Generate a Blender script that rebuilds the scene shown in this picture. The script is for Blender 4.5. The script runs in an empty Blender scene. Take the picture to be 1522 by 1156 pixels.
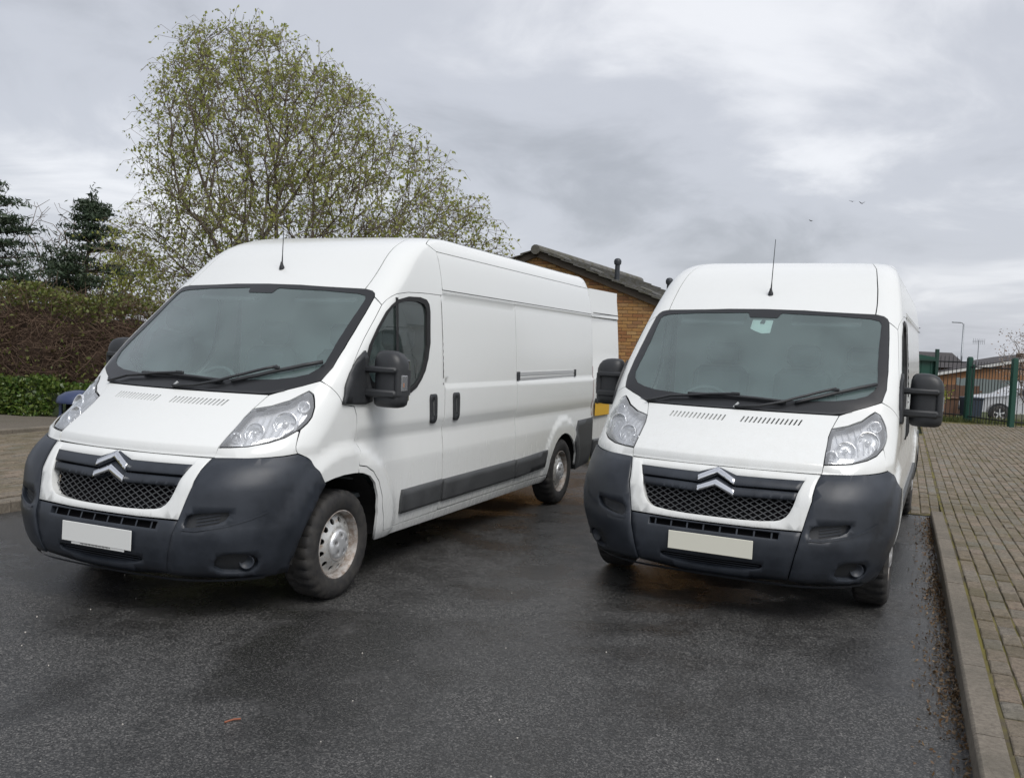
import bpy, math, random
import numpy as np
from mathutils import Vector, Matrix, Euler
from mathutils.geometry import delaunay_2d_cdt

# ------------------------------------------------------------------ camera, sky, sun, exposure
scn = bpy.context.scene
COL = scn.collection
CAM_H, PITCH, ROLL, FPX = 1.614, -0.0486, 0.0442, 1324.2
cd = bpy.data.cameras.new("camera")
cam = bpy.data.objects.new("camera", cd)
COL.objects.link(cam)
cam.matrix_world = Matrix.Translation((0, 0, CAM_H)) @ Matrix.Rotation(math.pi / 2 + PITCH, 4, 'X') @ Matrix.Rotation(ROLL, 4, 'Z')
cd.sensor_fit = 'HORIZONTAL'
cd.sensor_width = 36.0
cd.lens = 36.0 * FPX / 1522.0
cd.clip_start = 0.05
cd.clip_end = 2000.0
scn.camera = cam

SUN_EL, SUN_AZ = 52.0, 150.0            # azimuth clockwise from +Y: behind the camera, to its right
w = bpy.data.worlds.new("World")
scn.world = w
w.use_nodes = True
nt = w.node_tree
nt.nodes.clear()
def wn(t, **kw):
    n = nt.nodes.new(t)
    for k, v in kw.items():
        setattr(n, k, v)
    return n
sky = wn('ShaderNodeTexSky', sky_type='NISHITA', sun_disc=False, sun_elevation=math.radians(SUN_EL), sun_rotation=math.radians(SUN_AZ))
sky.dust_density = 3.0
tc = wn('ShaderNodeTexCoord')
sep = wn('ShaderNodeSeparateXYZ')
nt.links.new(tc.outputs['Generated'], sep.inputs[0])
def wmath(op, a, b=None, clamp=False):
    n = wn('ShaderNodeMath', operation=op, use_clamp=clamp)
    for i, v in enumerate((a, b)):
        if v is None:
            continue
        if isinstance(v, (int, float)):
            n.inputs[i].default_value = v
        else:
            nt.links.new(v, n.inputs[i])
    return n.outputs[0]
den = wmath('ADD', wmath('MAXIMUM', sep.outputs['Z'], 0.0), 0.22)
cx = wmath('DIVIDE', sep.outputs['X'], den)
cy = wmath('DIVIDE', sep.outputs['Y'], den)
comb = wn('ShaderNodeCombineXYZ')
nt.links.new(cx, comb.inputs[0]); nt.links.new(cy, comb.inputs[1])
def wnoise(scale, detail, rough, dist, off):
    m = wn('ShaderNodeMapping')
    m.inputs['Location'].default_value = off
    m.inputs['Scale'].default_value = (1.0, 0.8, 1.0)
    nt.links.new(comb.outputs[0], m.inputs[0])
    n = wn('ShaderNodeTexNoise')
    n.inputs['Scale'].default_value = scale
    n.inputs['Detail'].default_value = detail
    n.inputs['Roughness'].default_value = rough
    n.inputs['Distortion'].default_value = dist
    nt.links.new(m.outputs[0], n.inputs['Vector'])
    return n.outputs['Fac']
n1 = wnoise(0.62, 5.0, 0.5, 0.35, (3.1, 1.7, 0.0))
n2 = wnoise(1.7, 7.0, 0.58, 0.6, (7.3, 4.1, 2.0))
mixn = wmath('ADD', wmath('MULTIPLY', n1, 0.64), wmath('MULTIPLY', n2, 0.36))
ramp = wn('ShaderNodeValToRGB')
ramp.color_ramp.interpolation = 'EASE'
e = ramp.color_ramp.elements
e[0].position = 0.38; e[0].color = (0.300, 0.313, 0.342, 1)
e[1].position = 0.62; e[1].color = (0.610, 0.618, 0.642, 1)
el = e.new(0.50); el.color = (0.410, 0.424, 0.462, 1)
nt.links.new(mixn, ramp.inputs[0])
skys = wn('ShaderNodeMix', data_type='RGBA', blend_type='MULTIPLY')
skys.inputs[0].default_value = 1.0
nt.links.new(sky.outputs[0], skys.inputs[6])
skys.inputs[7].default_value = (0.10, 0.10, 0.10, 1)
mx = wn('ShaderNodeMix', data_type='RGBA')
mx.inputs[0].default_value = 0.90
nt.links.new(skys.outputs[2], mx.inputs[6])
nt.links.new(ramp.outputs[0], mx.inputs[7])
bg = wn('ShaderNodeBackground')
bg.inputs['Strength'].default_value = 1.0
nt.links.new(mx.outputs[2], bg.inputs[0])
wo = wn('ShaderNodeOutputWorld')
nt.links.new(bg.outputs[0], wo.inputs[0])

sl = bpy.data.lights.new("sun", 'SUN')
sl.energy = 1.5
sl.angle = math.radians(35.0)
sl.color = (1.0, 0.975, 0.94)
so = bpy.data.objects.new("sun", sl)
COL.objects.link(so)
_a, _e = math.radians(SUN_AZ), math.radians(SUN_EL)
_d = Vector((math.sin(_a) * math.cos(_e), math.cos(_a) * math.cos(_e), math.sin(_e)))
so.rotation_euler = _d.to_track_quat('Z', 'Y').to_euler()
so.location = _d * 40

vs = scn.view_settings
vs.view_transform = 'Standard'
vs.look = 'None'
vs.gamma = 1.0
vs.use_curve_mapping = False
vs.exposure = 0.62

# ------------------------------------------------------------------ materials
MATS = {}
def principled(name, color=(.5, .5, .5), rough=.5, metal=0.0, coat=0.0, coat_rough=.05, spec=.5, trans=0.0, emit=None):
    m = bpy.data.materials.new(name)
    m.use_nodes = True
    b = m.node_tree.nodes['Principled BSDF']
    b.inputs['Base Color'].default_value = (*color, 1)
    b.inputs['Roughness'].default_value = rough
    b.inputs['Metallic'].default_value = metal
    b.inputs['Coat Weight'].default_value = coat
    b.inputs['Coat Roughness'].default_value = coat_rough
    b.inputs['Specular IOR Level'].default_value = spec
    b.inputs['Transmission Weight'].default_value = trans
    MATS[name] = m
    return m
class NB:
    """small node helper"""
    def __init__(s, m):
        s.t = m.node_tree; s.b = s.t.nodes.get('Principled BSDF')
    def n(s, t, **kw):
        x = s.t.nodes.new(t)
        for k, v in kw.items(): setattr(x, k, v)
        return x
    def l(s, a, b): s.t.links.new(a, b)
    def coord(s, kind='Object'):
        return s.n('ShaderNodeTexCoord').outputs[kind]
    def mapping(s, v, scale=(1, 1, 1), loc=(0, 0, 0), rot=(0, 0, 0)):
        m = s.n('ShaderNodeMapping'); m.inputs['Scale'].default_value = scale; m.inputs['Location'].default_value = loc; m.inputs['Rotation'].default_value = rot
        s.l(v, m.inputs[0]); return m.outputs[0]
    def noise(s, v, scale, detail=4, rough=.55, dist=0):
        n = s.n('ShaderNodeTexNoise'); n.inputs['Scale'].default_value = scale; n.inputs['Detail'].default_value = detail
        n.inputs['Roughness'].default_value = rough; n.inputs['Distortion'].default_value = dist
        s.l(v, n.inputs['Vector']); return n.outputs['Fac']
    def ramp(s, f, stops, interp='LINEAR'):
        r = s.n('ShaderNodeValToRGB'); r.color_ramp.interpolation = interp
        els = r.color_ramp.elements
        while len(els) < len(stops): els.new(.5)
        for e_, (p, c) in zip(els, stops):
            e_.position = p; e_.color = (*c, 1) if len(c) == 3 else c
        s.l(f, r.inputs[0]); return r.outputs[0]
    def val(s, f, a, b, lo=0.0, hi=1.0):
        m = s.n('ShaderNodeMapRange'); s.l(f, m.inputs[0])
        m.inputs[1].default_value = a; m.inputs[2].default_value = b; m.inputs[3].default_value = lo; m.inputs[4].default_value = hi
        return m.outputs[0]
    def math(s, op, a, b=None, clamp=False):
        n = s.n('ShaderNodeMath', operation=op, use_clamp=clamp)
        for i, v in enumerate((a, b)):
            if v is None: continue
            if isinstance(v, (int, float)): n.inputs[i].default_value = v
            else: s.l(v, n.inputs[i])
        return n.outputs[0]
    def mix(s, f, a, b, blend='MIX'):
        m = s.n('ShaderNodeMix', data_type='RGBA', blend_type=blend)
        for i, v in ((0, f), (6, a), (7, b)):
            if isinstance(v, (int, float)): m.inputs[i].default_value = v
            elif isinstance(v, tuple): m.inputs[i].default_value = (*v, 1)
            else: s.l(v, m.inputs[i])
        return m.outputs[2]
    def bump(s, h, strength=.3, dist=.01):
        b = s.n('ShaderNodeBump'); b.inputs['Strength'].default_value = strength; b.inputs['Distance'].default_value = dist
        s.l(h, b.inputs['Height']); s.l(b.outputs[0], s.b.inputs['Normal']); return b
    def base(s, c): s.l(c, s.b.inputs['Base Color'])
    def rough(s, r): s.l(r, s.b.inputs['Roughness'])

def paint(name, dirt):
    m = principled(name, (.74, .75, .74), .28, 0, .35, .08)
    k = NB(m); c = k.coord()
    z = k.n('ShaderNodeSeparateXYZ'); k.l(c, z.inputs[0])
    st = k.noise(k.mapping(c, (5, 5, 1.2)), 3.0, 6, .62)
    sp = k.noise(c, 38, 3, .6)
    # road film: strongest on the sills, with streaks
    low = k.val(z.outputs['Z'], .30, 1.25, .75, .06)
    d = k.math('MULTIPLY', k.math('MULTIPLY', low, k.val(st, .36, .72)), dirt, clamp=True)
    d2 = k.math('MULTIPLY', k.val(sp, .60, .80), dirt * .22, clamp=True)
    col = k.mix(d, (.74, .755, .745), (.46, .44, .37))
    col = k.mix(d2, col, (.42, .39, .33))
    big = k.noise(c, .8, 2, .5)
    col = k.mix(k.val(big, .35, .7, 0, .10), col, (.66, .68, .67))
    k.base(col)
    k.rough(k.val(d, 0, .5, .25, .5))
    k.bump(k.noise(c, 2.2, 2, .5), .02, .02)
    return m
paint('van_paint', .16)
paint('van_paint_grimy', .50)
def plastic(name, col, rough, var=.25, scale=60, bump=.12):
    m = principled(name, col, rough)
    k = NB(m); c = k.coord()
    n = k.noise(c, 4, 5, .6); f = k.noise(c, scale, 3, .6)
    dark = tuple(x * (1 - var) for x in col); lite = tuple(min(1, x * (1 + var) + .006) for x in col)
    k.base(k.mix(k.val(n, .3, .7), dark, lite))
    k.rough(k.val(n, .3, .7, rough - .08, rough + .1))
    k.bump(f, bump, .002)
    return m
plastic('bumper_plastic', (.021, .026, .035), .42, .34, 220, .10)
plastic('trim_black', (.022, .024, .027), .50, .2, 150, .1)
plastic('mirror_plastic', (.024, .026, .029), .48, .2, 260, .22)
plastic('moulding', (.058, .061, .064), .50, .2, 150, .1)
principled('void_black', (.004, .004, .005), .9, spec=.1)
principled('frit_black', (.017, .018, .020), .30)
principled('seal_rubber', (.012, .012, .013), .7)
principled('chrome', (.82, .83, .85), .12, 1.0)
principled('satin_silver', (.70, .71, .72), .33, .6)
principled('reflector', (.86, .87, .90), .22, .35)
principled('bowl_chrome', (.9, .91, .93), .10, .75)
principled('white_plate', (.72, .73, .71), .4)
principled('plate_cream', (.73, .72, .62), .4)
principled('yellow_plate', (.72, .42, .03), .45)
principled('lamp_orange', (.75, .23, .03), .3)
principled('lamp_red', (.16, .012, .012), .3)
principled('dash_grey', (.11, .125, .13), .6)
principled('cab_trim', (.50, .52, .52), .7)
principled('bulkhead', (.74, .78, .77), .6)
principled('seat_cloth', (.26, .28, .285), .9)
principled('mirror_glass', (.8, .8, .8), .02, 1.0)
principled('underbody', (.012, .012, .012), .85)
principled('label_text', (.12, .12, .12), .6)

def thin_glass(name, tint, haze, haze_col=(.5, .56, .56), rough=.0, ior=1.5):
    m = bpy.data.materials.new(name); m.use_nodes = True; MATS[name] = m
    t = m.node_tree; t.nodes.clear()
    o = t.nodes.new('ShaderNodeOutputMaterial'); fr = t.nodes.new('ShaderNodeFresnel'); fr.inputs[0].default_value = ior
    tr = t.nodes.new('ShaderNodeBsdfTransparent'); tr.inputs[0].default_value = (*tint, 1)
    gl = t.nodes.new('ShaderNodeBsdfGlossy'); gl.inputs['Roughness'].default_value = rough; gl.inputs[0].default_value = (.95, .97, .97, 1)
    df = t.nodes.new('ShaderNodeBsdfDiffuse'); df.inputs[0].default_value = (*haze_col, 1)
    m1 = t.nodes.new('ShaderNodeMixShader'); m2 = t.nodes.new('ShaderNodeMixShader')
    tcn = t.nodes.new('ShaderNodeTexCoord'); nz = t.nodes.new('ShaderNodeTexNoise'); nz.inputs['Scale'].default_value = 3.0; nz.inputs['Detail'].default_value = 5
    mr = t.nodes.new('ShaderNodeMapRange'); mr.inputs[1].default_value = .3; mr.inputs[2].default_value = .75; mr.inputs[3].default_value = haze * .75; mr.inputs[4].default_value = haze * 1.2
    t.links.new(tcn.outputs['Object'], nz.inputs['Vector']); t.links.new(nz.outputs['Fac'], mr.inputs[0]); t.links.new(mr.outputs[0], m1.inputs[0])
    t.links.new(tr.outputs[0], m1.inputs[1]); t.links.new(df.outputs[0], m1.inputs[2])
    ml = t.nodes.new('ShaderNodeMath'); ml.operation = 'MULTIPLY'; ml.inputs[1].default_value = 1.8; ml.use_clamp = True
    t.links.new(fr.outputs[0], ml.inputs[0]); t.links.new(ml.outputs[0], m2.inputs[0])
    t.links.new(m1.outputs[0], m2.inputs[1]); t.links.new(gl.outputs[0], m2.inputs[2]); t.links.new(m2.outputs[0], o.inputs[0])
    return m
thin_glass('windscreen_glass', (.78, .92, .895), .145, (.50, .68, .67))  # thin dirt film; its teal colour also holds the screen's painted brightness
thin_glass('side_glass', (.66, .78, .75), .06, (.45, .55, .54))
thin_glass('lens_clear', (.97, .98, .99), .22, (.88, .90, .93))  # white haze: lamp brightness put into the lens colour

def wheel_mats():
    m = principled('tyre_rubber', (.022, .022, .023), .72)
    k = NB(m); c = k.coord(); n = k.noise(c, 14, 5, .6)
    k.base(k.mix(k.val(n, .35, .7), (.016, .016, .017), (.045, .042, .038))); k.bump(k.noise(c, 90, 3), .15, .004)
    m = principled('rim_steel', (.5, .5, .48), .38, .7)
    k = NB(m); c = k.coord(); n = k.noise(c, 18, 6, .65)
    k.base(k.mix(k.val(n, .54, .72), (.66, .66, .64), (.36, .27, .19))); k.rough(k.val(n, .4, .7, .3, .75))
    m = principled('rim_rust', (.25, .19, .15), .6, .4)
    k = NB(m); c = k.coord(); n = k.noise(c, 22, 6, .65)
    k.base(k.mix(k.val(n, .4, .6), (.44, .42, .40), (.25, .20, .165)))
wheel_mats()

# ------------------------------------------------------------------ mesh helpers
def link(o, parent=None):
    COL.objects.link(o)
    if parent is not None: o.parent = parent
    return o
def mk(name, V, Fc, mat, parent=None, smooth=False, loopn=None):
    me = bpy.data.meshes.new(name)
    me.from_pydata([tuple(map(float, v)) for v in V], [], [tuple(map(int, f)) for f in Fc])
    me.update()
    if mat is not None: me.materials.append(MATS[mat] if isinstance(mat, str) else mat)
    if smooth or loopn is not None: me.polygons.foreach_set('use_smooth', [True] * len(me.polygons))
    if loopn is not None:
        me.normals_split_custom_set([tuple(map(float, n)) for n in loopn])
    return link(bpy.data.objects.new(name, me), parent)
def mesh_fast(name, V, F, mat, parent=None, smooth=False):
    """V (n,3) array, F (m,k) array with k = 3 or 4"""
    V = np.ascontiguousarray(V, np.float32); F = np.ascontiguousarray(F, np.int32)
    me = bpy.data.meshes.new(name); k = F.shape[1]
    me.vertices.add(len(V)); me.vertices.foreach_set('co', V.ravel())
    me.loops.add(F.size); me.loops.foreach_set('vertex_index', F.ravel())
    me.polygons.add(len(F)); me.polygons.foreach_set('loop_start', np.arange(0, F.size, k, dtype=np.int32))
    me.update(calc_edges=True); me.validate()
    if smooth: me.polygons.foreach_set('use_smooth', [True] * len(me.polygons))
    me.materials.append(MATS[mat] if isinstance(mat, str) else mat)
    return link(bpy.data.objects.new(name, me), parent)
class MB:
    def __init__(s): s.V = []; s.F = []
    def add(s, V, F):
        b = len(s.V); s.V += [tuple(v) for v in V]; s.F += [tuple(i + b for i in f) for f in F]; return s
    def box(s, c, size, rot=None, taper=1.0, bev=0.0):
        x, y, z = (q / 2 for q in size)
        if bev <= 0:
            P = [(-x, -y, -z), (x, -y, -z), (x, y, -z), (-x, y, -z), (-x * taper, -y * taper, z), (x * taper, -y * taper, z), (x * taper, y * taper, z), (-x * taper, y * taper, z)]
            Fc = [(0, 3, 2, 1), (4, 5, 6, 7), (0, 1, 5, 4), (1, 2, 6, 5), (2, 3, 7, 6), (3, 0, 4, 7)]
        else:
            b = min(bev, x * .9, y * .9, z * .9)
            P = []; idx = {}
            for sx in (-1, 1):
                for sy in (-1, 1):
                    for sz in (-1, 1):
                        for a in range(3):
                            q = [sx * (x - b), sy * (y - b), sz * (z - b)]
                            q[a] = (sx * x, sy * y, sz * z)[a]
                            idx[(sx, sy, sz, a)] = len(P); P.append(tuple(q))
            Fc = []
            def ordq(l):
                c0 = np.mean([P[i] for i in l], 0); n = c0 / (np.linalg.norm(c0) + 1e-9)
                # faces pointing away from the centre
                u = np.array(P[l[0]]) - c0; v = np.cross(n, u)
                ang = [math.atan2(np.dot(np.array(P[i]) - c0, v), np.dot(np.array(P[i]) - c0, u)) for i in l]
                return tuple(i for _, i in sorted(zip(ang, l)))
            for a in range(3):
                o1, o2 = [q for q in range(3) if q != a]
                for sgn in (-1, 1):
                    l = []
                    for s1 in (-1, 1):
                        for s2 in (-1, 1):
                            k = [0, 0, 0]; k[a] = sgn; k[o1] = s1; k[o2] = s2
                            l.append(idx[(*k, a)])
                    Fc.append(ordq(l))
                for s1 in (-1, 1):
                    for s2 in (-1, 1):
                        l = []
                        for sa in (-1, 1):
                            k = [0, 0, 0]; k[a] = sa; k[o1] = s1; k[o2] = s2
                            l += [idx[(*k, o1)], idx[(*k, o2)]]
                        Fc.append(ordq(l))
            for sx in (-1, 1):
                for sy in (-1, 1):
                    for sz in (-1, 1):
                        Fc.append(ordq([idx[(sx, sy, sz, a)] for a in range(3)]))
        R = rot.to_matrix() if isinstance(rot, Euler) else rot
        P = [Vector(p) for p in P]
        if R is not None: P = [R @ p for p in P]
        return s.add([p + Vector(c) for p in P], Fc)
    def tube(s, pts, r, n=8, cap=True):
        pts = [Vector(p) for p in pts]; rr = r if isinstance(r, (list, tuple)) else [r] * len(pts)
        V = []; prev = None
        for i, p in enumerate(pts):
            d = (pts[min(i + 1, len(pts) - 1)] - pts[max(i - 1, 0)]).normalized()
            a = (prev if prev is not None else (Vector((0, 0, 1)) if abs(d.z) < .9 else Vector((1, 0, 0))))
            a = (a - d * a.dot(d)).normalized(); b = d.cross(a); prev = a
            for j in range(n):
                t = 2 * math.pi * j / n
                V.append(p + (a * math.cos(t) + b * math.sin(t)) * rr[i])
        Fc = [(i * n + j, i * n + (j + 1) % n, (i + 1) * n + (j + 1) % n, (i + 1) * n + j) for i in range(len(pts) - 1) for j in range(n)]
        if cap:
            Fc.append(tuple(range(n - 1, -1, -1))); Fc.append(tuple((len(pts) - 1) * n + j for j in range(n)))
        return s.add(V, Fc)
    def lathe(s, prof, n=32, axis='X', c=(0, 0, 0), M=None):
        """prof: (radius, along) pairs"""
        V = []
        for r, a in prof:
            for j in range(n):
                t = 2 * math.pi * j / n; p = (a, r * math.cos(t), r * math.sin(t))
                if axis == 'Z': p = (p[1], p[2], p[0])
                if axis == 'Y': p = (p[1], p[0], -p[2])
                p = Vector(p)
                if M is not None: p = M @ p
                V.append(p + Vector(c))
        Fc = [(i * n + j, i * n + (j + 1) % n, (i + 1) * n + (j + 1) % n, (i + 1) * n + j) for i in range(len(prof) - 1) for j in range(n)]
        return s.add(V, Fc)
    def obj(s, name, mat, parent=None, smooth=False, angle=None):
        o = mk(name, s.V, s.F, mat, parent, smooth)
        if angle is not None: shade(o, angle)
        return o
def shade(o, deg=35):
    me = o.data
    me.polygons.foreach_set('use_smooth', [True] * len(me.polygons))
    me.set_sharp_from_angle(angle=math.radians(deg))
def empty(name, loc=(0, 0, 0), rz=0.0):
    o = bpy.data.objects.new(name, None); o.empty_display_size = .2
    o.location = loc; o.rotation_euler = (0, 0, rz)
    return link(o)
def tag(o, label, cat, group=None):
    o['label'] = label; o['category'] = cat
    if group: o['group'] = group
    return o
def struct(o): o['kind'] = 'structure'; return o
def stuff(o): o['kind'] = 'stuff'; return o
def copy_tree(o, parent=None):
    c = o.copy(); COL.objects.link(c); c.parent = parent
    for ch in list(o.children): copy_tree(ch, c)
    return c
rng = np.random.default_rng(7)
# ------------------------------------------------------------------ the van's outer skin: plan outlines stacked over height
def pchip(xs,ys):
    xs=np.array(xs,float);ys=np.array(ys,float);h=np.diff(xs);d=np.diff(ys)/h
    m=np.zeros(len(xs));m[0]=d[0];m[-1]=d[-1]
    for i in range(1,len(xs)-1):
        if d[i-1]*d[i]>0:
            w1=2*h[i]+h[i-1];w2=h[i]+2*h[i-1];m[i]=(w1+w2)/(w1/d[i-1]+w2/d[i])
    def f(x):
        x=np.clip(np.asarray(x,float),xs[0],xs[-1]);i=np.clip(np.searchsorted(xs,x)-1,0,len(xs)-2)
        t=(x-xs[i])/h[i];t2=t*t;t3=t2*t
        return (2*t3-3*t2+1)*ys[i]+(t3-2*t2+t)*h[i]*m[i]+(-2*t3+3*t2)*ys[i+1]+(t3-t2)*h[i]*m[i+1]
    return f
YF=pchip([.22,.27,.33,.42,.50,.58,.68,.76,.82,.89,.917,.966,.994,1.10,1.255,1.348,1.50,1.70,1.905,1.967,2.09,2.20,2.29,2.36,2.415,2.44],
         [.13,.06,.02,.006,.008,.035,.06,.08,.105,.145,.165,.176,.210,.36,.552,.66,.84,1.09,1.338,1.41,1.57,1.72,1.88,2.08,2.40,2.9])
KB=pchip([.22,.58,.76,.85,.92,1.0,1.25,1.35,1.9,2.0,2.1,2.25,2.44],[.12,.09,.11,.16,.23,.24,.25,.22,.15,.145,.125,.085,.06])
RC=pchip([.22,.38,.5,.8,1.04,1.3,1.6,1.9,2.1,2.3,2.44],[.50,.50,.47,.34,.24,.14,.11,.13,.15,.17,.18])
WZ=pchip([.22,.30,.42,.6,.9,1.1,1.3,1.5,1.7,1.9,2.0,2.1,2.2,2.3,2.37,2.42,2.44],
         [.90,.945,.975,.99,.99,.99,.985,.975,.96,.942,.93,.914,.893,.862,.825,.765,.66])
RC0=pchip([.22,.5,.8,1.04,1.3,1.6,1.9,2.1,2.3,2.44],[.35,.38,.33,.24,.14,.11,.13,.15,.17,.18])
def sst(a,b,x):
    t=np.clip((x-a)/(b-a),0,1);return t*t*(3-2*t)
REL_Z=[.5,.80,.965,1.05,1.275,1.30,1.95,1.972,1.985,2.03,2.06]
REL_D=[0,0,-.02,0,0,-.013,-.010,-.010,.0,.0,0]
REL_F=[0,0,-.02,0,0,0,0,0,0,0,0]
def wside(y,z):
    w=WZ(z)
    w=w+sst(1.0,1.15,y)*(1-sst(2.2765,2.2800,y))*np.interp(z,REL_Z,REL_F)+sst(2.2765,2.2800,y)*np.interp(z,REL_Z,REL_D)
    r1=np.hypot((y-.96)*.97,z-.335);r2=np.hypot(y-4.985,z-.335)
    w=w+.033*sst(.66,.55,r1)*np.where(y<.9,sst(.28,.66,z),sst(.2,.35,z))+.02*sst(.58,.52,r2)*sst(.2,.35,z)
    w=w-.035*sst(5.88,6.06,y)**2
    return w
def FS(x,y,z):
    x=np.abs(x);r=RC(z);A=y-(YF(z)+KB(z)*x*x);B=wside(y,z)-x
    a=np.maximum(r-A,0);b=np.maximum(r-B,0)
    return np.where((A<r)&(B<r),r-np.hypot(a,b),np.minimum(A,B))
def YP(z):
    return YF(z)+KB(z)*WZ(z)**2+RC0(z)+.02
HP=np.pi/2
def S(u,z,off=0.0):
    """surface point(s), u = plan angle in front, HP + distance behind along the side"""
    u=np.asarray(u,float);z=np.asarray(z,float);u,z=np.broadcast_arrays(u,z)
    yp=YP(z);au=np.abs(u);sg=np.where(u<0,-1,1)
    fr=au<HP
    a=np.where(fr,au,0)
    lo=np.zeros_like(a)+.02;hi=np.zeros_like(a)+2.2
    for _ in range(27):
        m=(lo+hi)/2;ins=FS(m*np.sin(a),yp-m*np.cos(a),z)>0
        lo=np.where(ins,m,lo);hi=np.where(ins,hi,m)
    m=(lo+hi)/2
    ys=yp+(au-HP)
    ws=wside(ys,z);rr=RC(z);rb=np.clip(rr-(ys-YF(z)-KB(z)*ws*ws),0,rr)
    x=np.where(fr,m*np.sin(a),ws-(rr-np.sqrt(rr*rr-rb*rb)));y=np.where(fr,yp-m*np.cos(a),ys)
    P=np.stack([sg*x,y,z],-1)
    if np.any(off):
        P=P+NS(u,z)*np.asarray(off)[...,None] if np.ndim(off) else P+NS(u,z)*off
    return P
def NS(u,z):
    e=.004
    a=S(np.asarray(u)+e,z)-S(np.asarray(u)-e,z);b=S(u,np.asarray(z)+e)-S(u,np.asarray(z)-e)
    n=np.cross(a,b);n/=np.linalg.norm(n,axis=-1,keepdims=True)+1e-12
    return n
def UV(P):
    x,y,z=np.moveaxis(np.asarray(P,float),-1,0);yp=YP(z);s=np.where(x<0,-1,1)
    return s*np.where(y<yp,np.arctan2(np.abs(x),yp-y),HP+y-yp)
def ux(x,z):
    """u for a given x on the front"""
    x=np.asarray(x,float);z=np.asarray(z,float);x,z=np.broadcast_arrays(x,z);ax=np.abs(x)
    lo=YF(z)*0-.2;hi=YP(z)+.0
    for _ in range(27):
        m=(lo+hi)/2;ins=FS(ax,m,z)>0
        hi=np.where(ins,m,hi);lo=np.where(ins,lo,m)
    return np.sign(x)*np.arctan2(ax,YP(z)-(lo+hi)/2)
def uy(y,z):
    """u for a given y on the left side or corner"""
    y=np.asarray(y,float);z=np.asarray(z,float);y,z=np.broadcast_arrays(y,z)
    lo=y*0;hi=y*0+1.2
    for _ in range(27):
        m=(lo+hi)/2;ins=FS(m,y,z)>0
        lo=np.where(ins,m,lo);hi=np.where(ins,hi,m)
    x=(lo+hi)/2;yp=YP(z)
    return np.where(y<yp,np.arctan2(x,yp-y),HP+y-yp)

# ------------------------------------------------------------------ skin panels: polygons on the skin, triangulated, with turned-in edges
def dens(poly, step, closed=True):
    out = []; n = len(poly)
    for i in range(n if closed else n - 1):
        a = np.array(poly[i], float); b = np.array(poly[(i + 1) % n], float)
        k = max(1, int(np.ceil(np.linalg.norm(b - a) / step)))
        for j in range(k): out.append(tuple(a + (b - a) * j / k))
    if not closed: out.append(tuple(poly[-1]))
    return out
def area(p):
    p = np.array(p); x, y = p[:, 0], p[:, 1]
    return .5 * np.sum(x * np.roll(y, -1) - np.roll(x, -1) * y)
def ccw(p): return list(p) if area(p) > 0 else list(p)[::-1]
def inset(poly, d):
    P = np.array(ccw(poly), float); n = len(P); out = []
    for i in range(n):
        a = P[i] - P[i - 1]; b = P[(i + 1) % n] - P[i]
        a = a / (np.linalg.norm(a) + 1e-9); b = b / (np.linalg.norm(b) + 1e-9)
        na = np.array([-a[1], a[0]]); nb = np.array([-b[1], b[0]]); m = na + nb
        L = m @ m
        m = m / L * 2 if L > .25 else na
        out.append(tuple(P[i] + m * d))
    return out
def smooth_poly(poly, it=1):
    for _ in range(it):
        out = []; n = len(poly)
        for i in range(n):
            a = np.array(poly[i]); b = np.array(poly[(i + 1) % n])
            out += [tuple(a * .75 + b * .25), tuple(a * .25 + b * .75)]
        poly = out
    return poly
def pin(poly, Q):
    P = np.array(poly); x, y = Q[:, 0], Q[:, 1]; c = np.zeros(len(Q), bool); j = len(P) - 1
    for i in range(len(P)):
        xi, yi = P[i]; xj, yj = P[j]
        if yi != yj:
            t = ((yi > y) != (yj > y)) & (x < (xj - xi) * (y - yi) / (yj - yi) + xi); c ^= t
        j = i
    return c
def fd_normal(f, u, v, e=.004):
    a = f(u + e, v) - f(u - e, v); b = f(u, v + e) - f(u, v - e)
    n = np.cross(a, b); return n / (np.linalg.norm(n, axis=-1, keepdims=True) + 1e-12)
RTOP = [2.385, 2.398, 2.409, 2.418, 2.426, 2.433]
ZKINK = [.80, .965, 1.05, 1.275, 1.30, 1.972, 1.985]
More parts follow.
